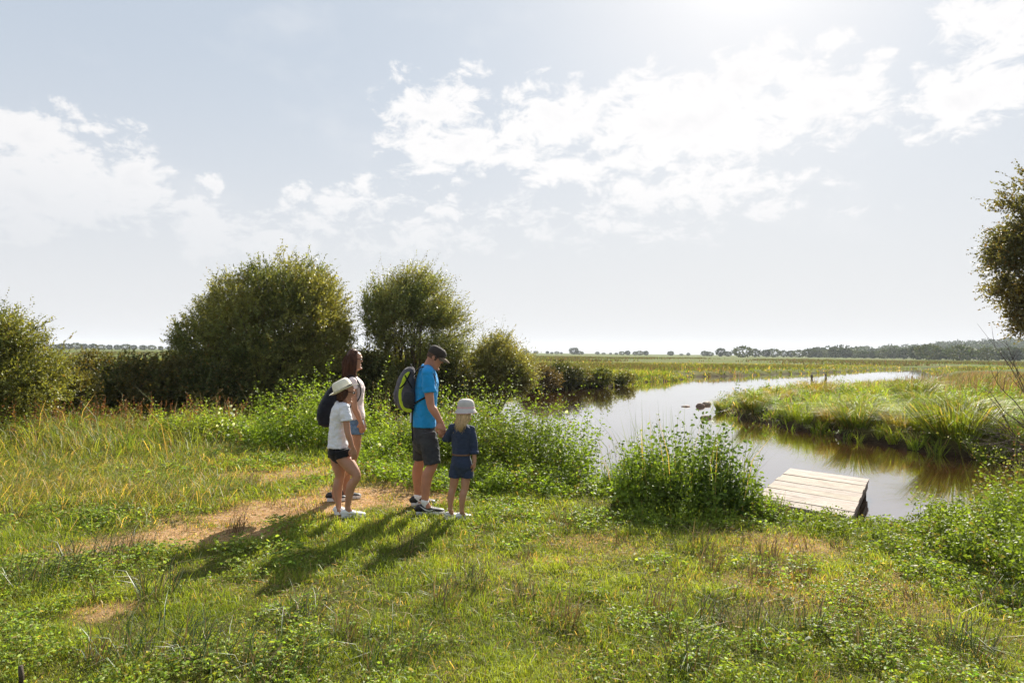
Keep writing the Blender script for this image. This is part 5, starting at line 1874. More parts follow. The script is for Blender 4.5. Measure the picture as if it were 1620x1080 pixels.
# far (left) arm, bent in front of the chest on the strap
sh2, elb2, wr2 = P(677, 590, 0.24), P(682, 636, 0.28), P(690, 655, 0.16)
limb(man.skin, [sh2, (sh2 + elb2) / 2, elb2, (elb2 + wr2) / 2, wr2], [0.042, 0.05, 0.041, 0.04, 0.028], 16)
hand(man.skin, wr2, unit(F * 0.3 + U * -0.9), -LT, 1, 1.05, 0.6)
man.fuse(man.skin, 'body', M['skin_man'], 0.0055, 2)
# t-shirt
s_ = MB()
shirtlv = [(P(671, 674.5, 0.02), 0.176, 0.126), (P(671.5, 662, 0.02), 0.170, 0.124), (P(672, 645, 0.02), 0.166, 0.122), (P(674, 625, 0.02), 0.176, 0.124), (P(675.5, 607, 0.02), 0.194, 0.124), (P(675.5, 593, 0.02), 0.204, 0.104), (P(676, 583.5, 0.02), 0.165, 0.076), (P(677.2, 578.5, 0.02), 0.090, 0.062)]
torso(s_, shirtlv, 0.0, LT)
for (a0, a1) in ((sh, elb), (sh2, elb2)):
    q = unit(a1 - a0)
    tube(s_, [a0 - q * 0.02, a0 + q * 0.09, a0 + q * 0.17, a0 + q * 0.205], [0.060, 0.070, 0.072, 0.073], 18, ref=LT, cap=True, steps=4)
    limb(s_, [P(676, 583.5, 0.02), a0 * 0.6 + P(676, 583.5, 0.02) * 0.4 - U * 0.004, a0], [0.060, 0.063, 0.064])
man.fuse(s_, 'shirt', M['blue_tee'], 0.007, 2, 0.024, 0.06)
# shorts
s_ = MB()
torso(s_, [(P(671, 671, 0.02), 0.160, 0.112), (P(670.5, 688, 0.02), 0.176, 0.130), (P(671, 699, 0.02), 0.168, 0.128)], 0.0, LT, cap='round')
tube(s_, [P(675, 686, -0.075), P(680, 708, -0.11), P(683, 726, -0.13), P(684, 734, -0.135)], [(0.092, 0.108), (0.088, 0.098), (0.086, 0.090), (0.086, 0.088)], 20, ref=LT, steps=4)
tube(s_, [P(668, 686, 0.10), P(666, 706, 0.15), P(665, 720, 0.17), P(665, 727, 0.175)], [(0.092, 0.105), (0.086, 0.092), (0.083, 0.084), (0.083, 0.083)], 20, ref=LT, steps=4)
man.fuse(s_, 'shorts', M['char_cloth'], 0.007, 2, 0.022, 0.06)
# cap: crown, brim
c_ = MB()
cu = unit(hu * 0.96 + hf * 0.10)
cc = hc + hu * 0.040 - hf * 0.004
lathe(c_, [(0.0835, -0.010), (0.0850, 0.015), (0.0845, 0.040), (0.075, 0.066), (0.052, 0.084), (0.022, 0.090), (0.001, 0.091)], cc, cu, hf, oval=1.19)
lathe(c_, [(0.0815, -0.010), (0.0835, -0.010)], cc, cu, hf, oval=1.19)
capo = man.plainpart(c_, 'cap', M['cap'])
br = MB()
prof = []
V = []
na = 15
for r_, dz in ((0.0, 0.0), (0.35, 0.004), (0.7, 0.001), (1.0, -0.006)):
    for q in range(na):
        t = (q / (na - 1) - 0.5) * 2
        ang = t * 1.15
        rad0 = np.array([math.cos(ang) * 0.096, math.sin(ang) * 0.083])
        ext = 0.075 * math.sqrt(max(0.0, 1 - t * t * 0.92))
        p = cc + hf * (rad0[0] + ext * r_) + hl * rad0[1] * (1 - 0.1 * r_) + cu * (0.002 - 0.016 * t * t + dz - 0.020 * r_)
        V.append(p)
V = np.array(V)
V2 = V - cu * 0.005
Q = []
m = len(V)
for q in range(3):
    for w_ in range(na - 1):
        a = q * na + w_
        Q.append([a, a + 1, a + na + 1, a + na])
        Q.append([m + a, m + a + na, m + a + na + 1, m + a + 1])
for w_ in range(na - 1):
    a = 3 * na + w_
    Q.append([a, a + 1, m + a + 1, m + a])
br.add(np.vstack([V, V2]), Q)
man.plainpart(br, 'brim', M['cap_pale'], parent=capo)
bt = MB()
limb(bt, [cc + cu * 0.088, cc + cu * 0.094], [0.008, 0.006], 8)
man.plainpart(bt, 'top_button', M['cap'], parent=capo)
glasses(man, hc, hf, hu, hl)
# short hair below the cap
h_ = MB()
lathe(h_, [(0.0705, -0.045), (0.0745, -0.02), (0.0770, 0.0), (0.0785, 0.03)], hc + hu * 0.025 - hf * 0.013, cu, hf, oval=1.12)
man.plainpart(h_, 'hair', plain('cropped_hair', (0.10, 0.06, 0.04), 0.8, 0.2, 0.003, 200, 0.3, 60))
# socks and trainers
for (ka, heel, toe, lab) in (((672.5, 794, -0.14), (658.5, 809, -0.14), (703, 807, -0.16), None), ((661, 786, 0.25), (650.5, 800, 0.25), (690, 797, 0.27), None)):
    a_ = P(*ka)
    k_ = MB()
    limb(k_, [a_ + U * 0.008 + F * -0.002, a_ - U * 0.0, a_ - U * 0.05 + F * 0.012], [0.044, 0.043, 0.034], 16)
    man.plainpart(k_, 'sock', M['sock'])
    hh = P(*heel)
    tt = P(*toe)
    tt[1] = hh[1] + 0.03
    foot_shoe(man, hh, tt, 0.088, 0.100, (M['black_shoe'], M['white_shoe'], M['grey_shoe']), 0.026, swoosh=True)

# ------------------------------------------------------------------ rucksack of the man
pk_base = P(643, 652, 0.02)
pk = empty('backpack', pk_base)
tag(pk, 'grey and lime green rucksack with black straps on the back of the one in blue', 'backpack')


def pack_shell(mb, levels, F, LT, n=26, power=2.6):
    """levels: (centre, half width, half depth)"""
    a = np.linspace(0, math.tau, n, endpoint=False)
    ca_, sa_ = np.cos(a), np.sin(a)
    xx = np.sign(ca_) * np.abs(ca_) ** (2 / power)
    yy = np.sign(sa_) * np.abs(sa_) ** (2 / power)
    rows = []
    P_ = np.array([l_[0] for l_ in levels])
    for (c, w, d) in levels:
        rows.append(c + LT * (xx * w)[:, None] + F * (yy * d)[:, None])
    V = np.concatenate(rows)
    k = len(levels)
    i, j = np.meshgrid(np.arange(k - 1), np.arange(n), indexing='ij')
    Q = np.stack([i * n + j, i * n + (j + 1) % n, (i + 1) * n + (j + 1) % n, (i + 1) * n + j], -1).reshape(-1, 4)
    V = np.vstack([V, P_[0], P_[-1]])
    b = k * n
    q = np.arange(n)
    T = np.vstack([np.stack([np.full(n, b), (q + 1) % n, q], 1), np.stack([np.full(n, b + 1), (k - 1) * n + q, (k - 1) * n + (q + 1) % n], 1)])
    mb.add(V, Q, T)


def bp(mb, name, mat, root, base, smooth=True, rm=None, disp=0.0, label=None):
    o = mb.build(name, mat, root, base, smooth=smooth)
    if rm:
        remesh(o, rm, 3, disp, 0.07)
    if label:
        o['label'] = label
    return o


s_ = MB()
pack_shell(s_, [(P(645.5, 650, 0.02), 0.10, 0.045), (P(644, 646, 0.02), 0.135, 0.085), (P(642.5, 636, 0.02), 0.148, 0.108), (P(641, 620, 0.02), 0.150, 0.108), (P(642, 604, 0.02), 0.142, 0.098), (P(645, 592, 0.02), 0.125, 0.080), (P(648, 584, 0.02), 0.10, 0.058), (P(650, 580.5, 0.02), 0.06, 0.03)], F, LT)
bp(s_, 'main_sack', M['pack_grey'], pk, pk_base, rm=0.008, disp=0.012)
for sg in (-1, 1):
    s_ = MB()
    off = LT * sg
    # lime side arc: from the top, down the back edge, under the bottom
    arc = [P(650, 585, 0.02) + off * 0.075, P(643.5, 594, 0.02) + off * 0.118, P(637.5, 608, 0.02) + off * 0.130, P(634.5, 622, 0.02) + off * 0.132, P(636.5, 636, 0.02) + off * 0.132, P(642, 645, 0.02) + off * 0.128, P(650, 648.5, 0.02) + off * 0.118]
    tube(s_, arc, [(0.020, 0.016), (0.030, 0.020), (0.028, 0.020), (0.026, 0.020), (0.028, 0.020), (0.030, 0.018), (0.022, 0.014)], 12, ref=F, cap='round', steps=5)
    bp(s_, 'lime_panel', M['pack_lime'], pk, pk_base, rm=0.006)
    s_ = MB()
    tube(s_, [P(646, 642, 0.02) + off * 0.130, P(646, 632, 0.02) + off * 0.146, P(647, 620, 0.02) + off * 0.142], [(0.055, 0.018), (0.062, 0.026), (0.052, 0.012)], 14, ref=F, cap='round', steps=4)
    bp(s_, 'side_pocket', M['char_cloth'], pk, pk_base, rm=0.006)
    s_ = MB()
    strip(s_, [P(650, 588, 0.02) + off * 0.12, P(641, 605, 0.02) + off * 0.156, P(633, 613, 0.02) + off * 0.145], U, 0.008)
    strip(s_, [P(641, 593, 0.02) + off * 0.138, P(646, 602, 0.02) + off * 0.158, P(652, 612, 0.02) + off * 0.148], U, 0.008)
    bp(s_, 'compression_strap', M['strap'], pk, pk_base)
s_ = MB()
pack_shell(s_, [(P(631, 640, 0.02), 0.085, 0.03), (P(629.5, 634, 0.02), 0.10, 0.045), (P(628.5, 622, 0.02), 0.105, 0.042), (P(631.5, 609, 0.02), 0.09, 0.035), (P(635, 602, 0.02), 0.06, 0.02)], F, LT)
bp(s_, 'front_pocket', M['pack_grey'], pk, pk_base, rm=0.007)
s_ = MB()
limb(s_, [P(652, 582, -0.02), P(650, 576.5, 0.02), P(652, 582, 0.06)], [0.008] * 3, 8)
bp(s_, 'top_handle', M['strap'], pk, pk_base)
for sg in (-1, 1):
    s_ = MB()
    dd = 0.135 * sg
    strip(s_, [P(655.5, 592, 0.02 + dd * 0.6), P(661, 584, 0.02 + dd * 0.85), P(669, 580.2, 0.02 + dd * 0.85), P(679, 582.5, 0.02 + dd * 0.92), P(686.5, 592, 0.02 + dd * 1.0), P(689, 606, 0.02 + dd * 1.02), P(687, 618, 0.02 + dd * 1.15)], LT, 0.026, 0.007)
    strip(s_, [P(687, 618, 0.02 + dd * 1.15), P(682, 626, 0.02 + sg * 0.165), P(672, 629, 0.02 + sg * 0.182), P(662, 634, 0.02 + sg * 0.155), P(652, 641, 0.02 + dd * 0.9)], U, 0.009, 0.005)
    bp(s_, 'shoulder_strap', M['strap'], pk, pk_base)
s_ = MB()
strip(s_, [P(653, 646, -0.10), P(651.8, 665, -0.13), P(652.3, 684, -0.135), P(653, 697, -0.13)], F, 0.008, 0.004)
bp(s_, 'dangling_strap', M['strap'], pk, pk_base)
s_ = MB()
pack_shell(s_, [(P(650.5, 668, 0.0), 0.03, 0.012), (P(650.5, 661, 0.0), 0.038, 0.016), (P(650.5, 652, 0.0), 0.03, 0.012)], F, LT)
bp(s_, 'pale_cloth', M['tag_white'], pk, pk_base, rm=0.006)

# ================================================================== the small child
Yc = 7.06
cf_ = L(723, 818, Yc)
kid = Body('small person in dark denim playsuit and pale bucket hat, seen from behind', (cf_[0], Yc), R(52))
F, LT = kid.f, kid.l
P = lambda px, py, dy=0.0: L(px, py, Yc + dy)
torso(kid.skin, [(P(731, 742), 0.085, 0.075), (P(731, 728), 0.098, 0.080), (P(730.5, 712), 0.090, 0.070), (P(730, 694), 0.100, 0.072), (P(730, 681), 0.105, 0.066), (P(730.5, 674), 0.075, 0.05)], -0.022, LT)
limb(kid.skin, [P(731, 673), P(732.5, 665), P(734, 657)], [0.042, 0.038, 0.038])
khc = P(736.5, 650, -0.01)
khf = unit(np.array([0.86, 0.45, -0.10]))
khf, khu, khl = head(kid, khc, khf, U, 0.80)
for (h_, k_, a_) in ((P(721.5, 745), P(716.5, 772, 0.01), P(712.3, 806, 0.0)), (P(738, 745), P(735, 774, -0.02), P(730.5, 809, -0.03))):
    cfm = (k_ + a_) / 2 - F * 0.008 + U * 0.05
    limb(kid.skin, [h_, (h_ + k_) / 2, k_, cfm, a_ + U * 0.04, a_], [0.045, 0.047, 0.037, 0.037, 0.025, 0.026])
    limb(kid.skin, [a_, a_ - U * 0.035 + F * 0.02], [0.025, 0.025])
# left arm out to the man's hand, right arm hanging
s1, e1, w1 = P(716, 677, 0.0), P(708, 694, 0.05), P(699.5, 689, 0.06)
limb(kid.skin, [s1, (s1 + e1) / 2, e1, (e1 + w1) / 2, w1], [0.030, 0.028, 0.026, 0.025, 0.019], 14)
hand(kid.skin, w1, unit(P(697.5, 679, 0.05) - w1), unit(np.array([-0.3, -0.9, 0.1])), -1, 0.68, 0.7)
s2, e2, w2 = P(745, 680, -0.02), P(749.5, 706, -0.03), P(750.5, 731, -0.05)
limb(kid.skin, [s2, (s2 + e2) / 2, e2, (e2 + w2) / 2, w2], [0.030, 0.028, 0.026, 0.025, 0.019], 14)
hand(kid.skin, w2, unit(P(750, 745, -0.04) - w2), unit(-LT * -1.0 + F * -0.2), -1, 0.68, 0.5)
kid.fuse(kid.skin, 'body', M['skin'], 0.005, 2)
s_ = MB()
torso(s_, [(P(729.5, 719), 0.100, 0.082), (P(729.5, 708), 0.104, 0.084), (P(729.5, 694), 0.112, 0.086), (P(729.8, 682), 0.126, 0.084), (P(730.2, 673.5), 0.108, 0.066), (P(731, 668.5), 0.055, 0.048)], 0.0, LT)
limb(s_, [P(730.5, 676), s1 + U * 0.004], [0.042, 0.046])
limb(s_, [P(730.5, 676), s2 + U * 0.004], [0.042, 0.046])
tube(s_, [s1 + (0.015, 0, 0.012), (s1 + e1) / 2, e1, e1 + (w1 - e1) * 0.75], [0.050, 0.048, 0.046, 0.036], 16, ref=LT, steps=5)
tube(s_, [s2 + (-0.012, 0, 0.012), (s2 + e2) / 2, e2, e2 + (w2 - e2) * 0.45], [0.050, 0.048, 0.044, 0.046], 16, ref=LT, steps=5)
kid.fuse(s_, 'jacket', M['denim'], 0.006, 2, 0.012, 0.05)
s_ = MB()
torso(s_, [(P(729.5, 718), 0.098, 0.082), (P(730, 730), 0.112, 0.096), (P(731, 738), 0.112, 0.096), (P(731, 744), 0.09, 0.08)], 0.0, LT, cap='round')
tube(s_, [P(722, 735), P(720, 748, 0.01), P(719.5, 755, 0.01)], [0.062, 0.064, 0.067], 18, ref=LT, steps=4)
tube(s_, [P(739, 735), P(739.5, 748, -0.01), P(739, 755, -0.01)], [0.062, 0.064, 0.067], 18, ref=LT, steps=4)
kid.fuse(s_, 'shorts', M['denim'], 0.006, 2, 0.010, 0.05)
s_ = MB()
tube(s_, [P(729.5, 719.4), P(729.5, 716.8)], [(0.103, 0.087)] * 2, 28, ref=LT)
kid.plainpart(s_, 'belt', M['leather'])
cu_ = MB()
q = unit(w2 - e2)
p0 = e2 + (w2 - e2) * 0.42
tube(cu_, [p0 - q * 0.022, p0 + q * 0.012], [0.049, 0.051], 16, ref=LT)
kid.plainpart(cu_, 'cuff', M['denim'])
# hair
st, md, en = [], [], []
for t in np.linspace(-1, 1, 9):
    a = t * 1.75
    rad = -khf * math.cos(a) + khl * math.sin(a)
    st.append(khc + rad * 0.064 + khu * 0.03)
    md.append(khc + rad * (0.074) - khu * 0.075)
    en.append(khc - khf * 0.055 + khl * math.sin(a) * 0.075 - rad * -0.012 - khu * (0.215 - 0.07 * abs(t) + 0.02 * math.sin(9 * t)))
hs = hair_strands(kid, st, md, en, 'hair', None, 0.0042, 0.009, 600)
ho = kid.plainpart(hs, 'hair', M['blond_hair'])
hv = MB()
limb(hv, [khc + khu * 0.05 - khf * 0.012, khc - khu * 0.02 - khf * 0.025, khc - khu * 0.09 - khf * 0.052, khc - khu * 0.14 - khf * 0.062], [(0.062, 0.062), (0.062, 0.058), (0.050, 0.032), (0.028, 0.016)], 18, ref=khl)
kid.plainpart(hv, 'under_hair', M['blond_hair'])
# bucket hat
hx = unit(khu * 0.97 - khf * 0.10)
hc0 = khc + khu * 0.030
ht = MB()
lathe(ht, [(0.079, -0.004), (0.080, 0.028), (0.075, 0.060), (0.060, 0.084), (0.032, 0.096), (0.001, 0.098)], hc0, hx, khf, oval=1.14)
hto = kid.plainpart(ht, 'hat', M['grey_hat'])
bm_ = MB()
dipf = lambda a, r: -0.012 * max(0, r - 0.09) / 0.05 * (1 - math.cos(a)) * 1.0
lathe(bm_, [(0.080, 0.002), (0.094, -0.022), (0.105, -0.040), (0.106, -0.043), (0.094, -0.026), (0.078, -0.003)], hc0, hx, khf, oval=1.12, dip=dipf)
kid.plainpart(bm_, 'brim', M['grey_hat'], parent=hto)
bd = MB()
lathe(bd, [(0.0805, 0.000), (0.0815, 0.002), (0.0815, 0.016), (0.0795, 0.018)], hc0, hx, khf, oval=1.14)
kid.plainpart(bd, 'hat_band', M['pink_band'], parent=hto)
rm_ = MB()
lathe(rm_, [(0.1062, -0.0385), (0.1085, -0.0415), (0.1062, -0.0445)], hc0, hx, khf, oval=1.12, dip=dipf)
kid.plainpart(rm_, 'brim_edge', M['pink_band'], parent=hto)
glasses(kid, khc, khf, khu, khl, 0.8)
foot_shoe(kid, P(705.5, 812, 0.0), P(724, 811, 0.12), 0.055, 0.076, (M['white_shoe'], M['white_shoe'], M['sock']), 0.016)
foot_shoe(kid, P(722.5, 817, -0.03), P(747, 819, 0.05), 0.055, 0.076, (M['white_shoe'], M['white_shoe'], M['sock']), 0.016)

# ================================================================== the older girl
Yg = 7.10
gf = L(546, 815, Yg)
girl = Body('person in white t-shirt, black shorts and cream straw hat, one knee bent', (gf[0], Yg), R(12))
F, LT = girl.f, girl.l
P = lambda px, py, dy=0.0: L(px, py, Yg + dy)
torso(girl.skin, [(P(536, 722), 0.105, 0.095), (P(535.5, 708), 0.120, 0.098), (P(535, 692), 0.105, 0.084), (P(536, 672), 0.108, 0.080), (P(537, 656), 0.120, 0.078), (P(538.5, 646), 0.115, 0.060), (P(540, 640), 0.065, 0.045)], -0.022, LT)
limb(girl.skin, [P(540, 640), P(542, 632), P(543, 624)], [0.046, 0.042, 0.042])
ghc = P(547, 621, -0.01)
ghf = unit(F * 0.95 - U * 0.16 + LT * 0.15)
ghf, ghu, ghl = head(girl, ghc, ghf, U, 0.90)
legs = ((P(532.5, 722, 0.06), P(537.5, 756, 0.07), P(535.5, 804, 0.06)), (P(541, 722, -0.06), P(564, 753, -0.10), P(550.5, 804, -0.06)))
for (h_, k_, a_) in legs:
    cfm = (k_ + a_) / 2 - F * 0.014 + U * 0.06
    limb(girl.skin, [h_, (h_ + k_) / 2 + F * 0.012, k_, cfm, a_ + U * 0.045, a_], [0.072, 0.068, 0.046, 0.048, 0.030, 0.031])
    limb(girl.skin, [a_, a_ - U * 0.045 + F * 0.025], [0.030, 0.030])
s1, e1, w1 = P(545.5, 646, -0.135), P(550, 684, -0.165), P(558, 708, -0.15)
limb(girl.skin, [s1, (s1 + e1) / 2, e1, e1 + (w1 - e1) * 0.4, w1], [0.034, 0.034, 0.031, 0.030, 0.021], 16)
hand(girl.skin, w1, unit(P(561, 724, -0.14) - w1), unit(LT * 1.0 - F * 0.1), -1, 0.86, 0.45)
s2, e2, w2 = P(542, 647, 0.135), P(546, 684, 0.17), P(553, 708, 0.16)
limb(girl.skin, [s2, (s2 + e2) / 2, e2, e2 + (w2 - e2) * 0.4, w2], [0.034, 0.034, 0.031, 0.030, 0.021], 16)
hand(girl.skin, w2, unit(P(556, 722, 0.15) - w2), unit(-LT), 1, 0.86, 0.45)
girl.fuse(girl.skin, 'body', M['skin'], 0.005, 2)
s_ = MB()
torso(s_, [(P(534.5, 707.5), 0.130, 0.108), (P(534.5, 697), 0.124, 0.102), (P(535, 684), 0.117, 0.096), (P(536, 668), 0.122, 0.094), (P(537, 655), 0.140, 0.092), (P(538.5, 645.5), 0.150, 0.078), (P(540, 639), 0.105, 0.060), (P(541, 636), 0.058, 0.050)], 0.0, LT)
for (a0, a1) in ((s1, e1), (s2, e2)):
    q = unit(a1 - a0)
    tube(s_, [a0 - q * 0.01 + U * 0.004, a0 + q * 0.07, a0 + q * 0.13], [0.050, 0.058, 0.062], 18, ref=LT, steps=4)
    limb(s_, [P(539.5, 642), a0 + U * 0.004], [0.050, 0.052])
girl.fuse(s_, 'shirt', M['white_tee'], 0.006, 2, 0.022, 0.05)
s_ = MB()
torso(s_, [(P(535, 704), 0.116, 0.096), (P(535.5, 714), 0.128, 0.108), (P(536, 717), 0.118, 0.102)], 0.0, LT, cap='round')
tube(s_, [P(533, 714, 0.055), P(532.5, 723, 0.06)], [0.092, 0.092], 18, ref=LT)
tube(s_, [P(541, 713, -0.05), P(544, 724, -0.06)], [0.092, 0.090], 18, ref=LT)
girl.fuse(s_, 'shorts', M['black_cloth'], 0.006, 2, 0.008, 0.05)
# fedora
hx = unit(U * 0.88 - F * 0.46)
hc0 = P(544.0, 616.5, 0.0)
ht = MB()
lathe(ht, [(0.088, 0.0), (0.087, 0.035), (0.081, 0.075), (0.072, 0.098), (0.058, 0.110), (0.030, 0.104), (0.001, 0.100)], hc0, hx, ghf, oval=1.18)
hto = girl.plainpart(ht, 'hat', M['straw_hat'])
bm_ = MB()
dipf = lambda a, r: (0.020 * math.sin(a) ** 2 - 0.012 * max(0.0, math.cos(a)) + 0.018 * max(0.0, -math.cos(a))) * max(0, r - 0.085) / 0.05
lathe(bm_, [(0.084, 0.003), (0.110, 0.001), (0.138, 0.000), (0.139, -0.003), (0.110, -0.003), (0.083, -0.002)], hc0, hx, ghf, oval=1.15, dip=dipf)
girl.plainpart(bm_, 'brim', M['straw_hat'], parent=hto)
bd = MB()
lathe(bd, [(0.0882, 0.002), (0.0898, 0.004), (0.0890, 0.024), (0.0870, 0.026)], hc0, hx, ghf, oval=1.18)
girl.plainpart(bd, 'hat_band', M['black_cloth'], parent=hto)
st, md, en = [], [], []
for t in np.linspace(-1, 1, 9):
    a = t * 1.6
    rad = -ghf * math.cos(a) + ghl * math.sin(a)
    st.append(ghc + rad * 0.078 + ghu * 0.03)
    md.append(ghc + rad * 0.080 - ghu * 0.035)
    en.append(ghc - ghf * 0.05 + ghl * math.sin(a) * 0.055 - ghu * 0.085)
girl.plainpart(hair_strands(girl, st, md, en, 'hair', None, 0.005, 0.005, 350), 'hair', M['brown_hair'])
glasses(girl, ghc, ghf, ghu, ghl, 0.9)
foot_shoe(girl, P(528.5, 812, 0.06), P(557, 812, 0.10), 0.062, 0.082, (M['white_shoe'], M['white_shoe'], M['sock']), 0.022)
foot_shoe(girl, P(540.5, 818, -0.06), P(578, 816.5, -0.03), 0.062, 0.082, (M['white_shoe'], M['white_shoe'], M['sock']), 0.022)

# ================================================================== the woman
Yw = 7.85
wf = L(545, 795, Yw)
wom = Body('person with long brown hair, pale pink top and denim shorts behind the straw hat', (wf[0], Yw), R(14))
F, LT = wom.f, wom.l
P = lambda px, py, dy=0.0: L(px, py, Yw + dy)
torso(wom.skin, [(P(559, 683), 0.135, 0.105), (P(559, 668), 0.150, 0.108), (P(559, 651), 0.122, 0.088), (P(559, 632), 0.128, 0.092), (P(560, 615), 0.140, 0.096), (P(556.5, 603), 0.150, 0.070), (P(556, 596), 0.105, 0.052), (P(557, 590), 0.055, 0.05)], -0.022, LT)
limb(wom.skin, [P(556, 596), P(558, 587), P(560, 579)], [0.052, 0.047, 0.047])
whc = P(560.5, 570, 0.0)
whf = unit(F * 0.97 + U * 0.02 + LT * 0.02)
whf, whu, whl = head(wom, whc, whf, U, 0.95)
for (h_, k_, a_) in ((P(557, 684, 0.08), P(556, 732, 0.10), P(546.5, 780, 0.12)), (P(561, 684, -0.07), P(553, 736, -0.06), P(529, 786, -0.02))):
    cfm = (k_ + a_) / 2 - F * 0.016 + U * 0.07
    limb(wom.skin, [h_, (h_ + k_) / 2 + F * 0.015, k_, cfm, a_ + U * 0.05, a_], [0.082, 0.074, 0.052, 0.054, 0.033, 0.034])
    limb(wom.skin, [a_, a_ - U * 0.05 + F * 0.03], [0.033, 0.033])
s1, e1, w1 = P(557.5, 604, -0.165), P(561, 645, -0.19), P(571, 668, -0.16)
limb(wom.skin, [s1, (s1 + e1) / 2, e1, e1 + (w1 - e1) * 0.4, w1], [0.045, 0.040, 0.034, 0.033, 0.022], 16)
hand(wom.skin, w1, unit(P(574, 686, -0.14) - w1), unit(LT), -1, 0.92, 0.5)
s2, e2, w2 = P(560, 604, 0.165), P(566, 644, 0.20), P(574, 664, 0.18)
limb(wom.skin, [s2, (s2 + e2) / 2, e2, e2 + (w2 - e2) * 0.4, w2], [0.045, 0.040, 0.034, 0.033, 0.022], 16)
hand(wom.skin, w2, unit(P(575, 684, 0.16) - w2), unit(-LT), 1, 0.92, 0.5)
wom.fuse(wom.skin, 'body', M['skin'], 0.0055, 2)
s_ = MB()
torso(s_, [(P(560, 662), 0.150, 0.118), (P(560, 655), 0.158, 0.126), (P(559.5, 641), 0.140, 0.110), (P(560, 627), 0.142, 0.112), (P(561, 614), 0.160, 0.116), (P(557.5, 602), 0.172, 0.086), (P(556.5, 596.5), 0.130, 0.064)], 0.0, LT)
for a0, a1 in ((s1, e1), (s2, e2)):
    q = unit(a1 - a0)
    tube(s_, [a0, a0 + q * 0.085], [0.052, 0.056], 16, ref=LT)
    limb(s_, [P(556.5, 600), a0 + U * 0.004], [0.048, 0.052])
wom.fuse(s_, 'top', M['pink_top'], 0.006, 2, 0.014, 0.06)
s_ = MB()
torso(s_, [(P(560, 657), 0.140, 0.104), (P(559.5, 670), 0.160, 0.120), (P(559.5, 676), 0.152, 0.118)], 0.0, LT, cap='round')
tube(s_, [P(557.5, 672, 0.08), P(557.5, 686, 0.085)], [0.102, 0.100], 18, ref=LT)
tube(s_, [P(561.5, 672, -0.07), P(561.5, 687, -0.075)], [0.102, 0.100], 18, ref=LT)
wom.fuse(s_, 'shorts', M['light_denim'], 0.006, 2, 0.010, 0.05)
hv = MB()
limb(hv, [whc + whu * 0.075 - whf * 0.018, whc + whu * 0.02 - whf * 0.035, whc - whu * 0.07 - whf * 0.055, whc - whu * 0.17 - whf * 0.060, whc - whu * 0.27 - whf * 0.035], [(0.066, 0.062), (0.078, 0.064), (0.086, 0.060), (0.088, 0.058), (0.045, 0.03)], 22, ref=whl)
wom.fuse(hv, 'under_hair', M['brown_hair'], 0.006, 1, 0.012, 0.03)
st, md, en = [], [], []
for t in np.linspace(-1, 1, 11):
    a = t * 1.85
    rad = -whf * math.cos(a) + whl * math.sin(a)
    st.append(whc + rad * 0.045 + whu * 0.110 + whf * 0.022)
    md.append(whc + rad * np.array([0.092]) - whu * 0.03 - whf * 0.018)
    en.append(whc - whf * 0.04 - whf * 0.055 * math.cos(a) + whl * math.sin(a) * 0.105 - whu * (0.31 + 0.04 * math.sin(7 * t)))
wom.plainpart(hair_strands(wom, st, md, en, 'hair', None, 0.0034, 0.013, 1700), 'hair', M['brown_hair'])
glasses(wom, whc, whf, whu, whl, 0.95)
foot_shoe(wom, P(517.5, 799, -0.02), P(548, 797, 0.02), 0.075, 0.088, (M['black_shoe'], M['white_shoe'], M['black_shoe']), 0.026)
foot_shoe(wom, P(537, 791, 0.12), P(571, 790, 0.16), 0.070, 0.088, (M['black_shoe'], M['white_shoe'], M['black_shoe']), 0.026)

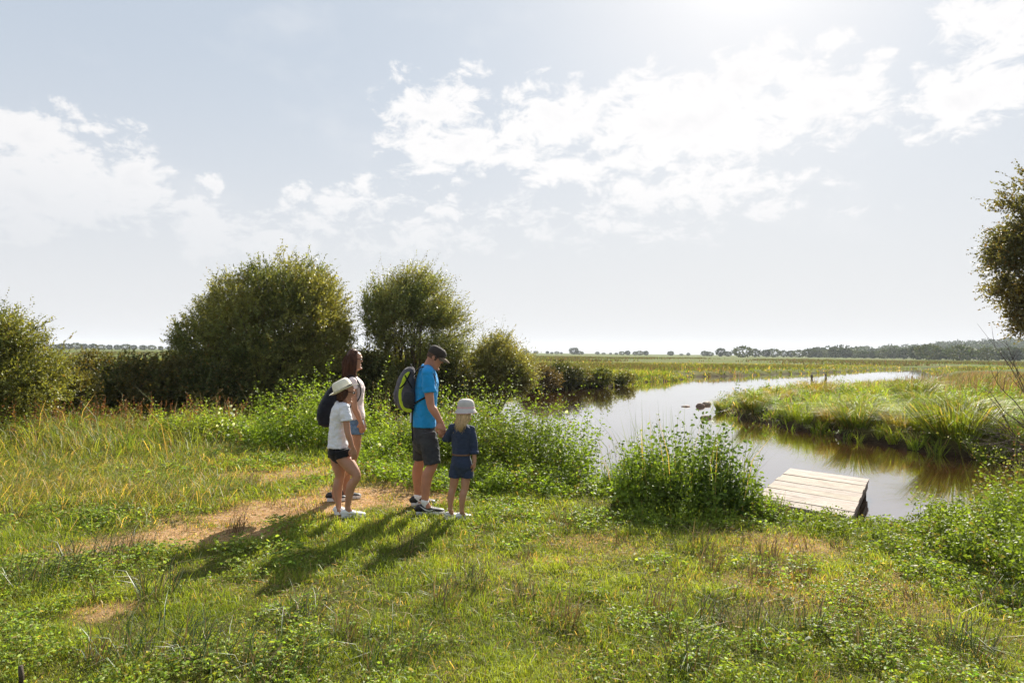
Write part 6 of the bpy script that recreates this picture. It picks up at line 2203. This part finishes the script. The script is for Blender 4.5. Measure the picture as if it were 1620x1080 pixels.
bk = P(521, 655, 0.0)
pk2 = empty('backpack', bk)
tag(pk2, 'plain black rucksack worn behind the one in straw hat', 'backpack')
s_ = MB()
pack_shell(s_, [(P(521, 674, 0.0), 0.10, 0.07), (P(519.5, 670, 0.0), 0.135, 0.115), (P(518.5, 656, 0.0), 0.15, 0.125), (P(521, 640, 0.0), 0.15, 0.115), (P(526, 625, 0.0), 0.135, 0.095), (P(532, 612, 0.0), 0.11, 0.07), (P(536, 606, 0.0), 0.06, 0.03)], F, LT)
bp(s_, 'main_sack', M['pack_navy'], pk2, bk, rm=0.008, disp=0.016)
s_ = MB()
pack_shell(s_, [(P(508, 668, 0.0), 0.09, 0.03), (P(506.5, 662, 0.0), 0.11, 0.04), (P(507.5, 648, 0.0), 0.10, 0.04), (P(511, 638, 0.0), 0.07, 0.02)], F, LT)
bp(s_, 'front_pocket', M['pack_navy'], pk2, bk, rm=0.008)
for sg in (-1, 1):
    s_ = MB()
    strip(s_, [P(537, 612, sg * 0.09), P(545, 600, sg * 0.12), P(556, 593.5, sg * 0.125), P(567, 604, sg * 0.13), P(571, 620, sg * 0.14), P(564, 636, sg * 0.16), P(545, 648, sg * 0.155), P(533, 655, sg * 0.13)], LT, 0.022, 0.007)
    bp(s_, 'shoulder_strap', M['strap'], pk2, bk)

# ------------------------------------------------------------------ the hazy summer air
def add_haze():
    V = []
    x0, x1, y0, y1, z0, z1 = -3200, 3200, -120, 4300, -3.5, 45
    for z in (z0, z1):
        V += [(x0, y0, z), (x1, y0, z), (x1, y1, z), (x0, y1, z)]
    o = mk('haze', V, [[0, 3, 2, 1], [4, 5, 6, 7], [0, 1, 5, 4], [1, 2, 6, 5], [2, 3, 7, 6], [3, 0, 4, 7]])
    m = bpy.data.materials.new('haze')
    m.use_nodes = True
    m.node_tree.nodes.clear()
    out = m.node_tree.nodes.new('ShaderNodeOutputMaterial')
    v = m.node_tree.nodes.new('ShaderNodeVolumePrincipled')
    v.inputs['Color'].default_value = (0.80, 0.87, 0.96, 1)
    v.inputs['Density'].default_value = 0.00014
    v.inputs['Anisotropy'].default_value = 0.2
    m.node_tree.links.new(v.outputs[0], out.inputs['Volume'])
    o.data.materials.append(m)
    tag(o, 'thin pale summer haze over the flat marsh', None, None, 'stuff')


add_haze()
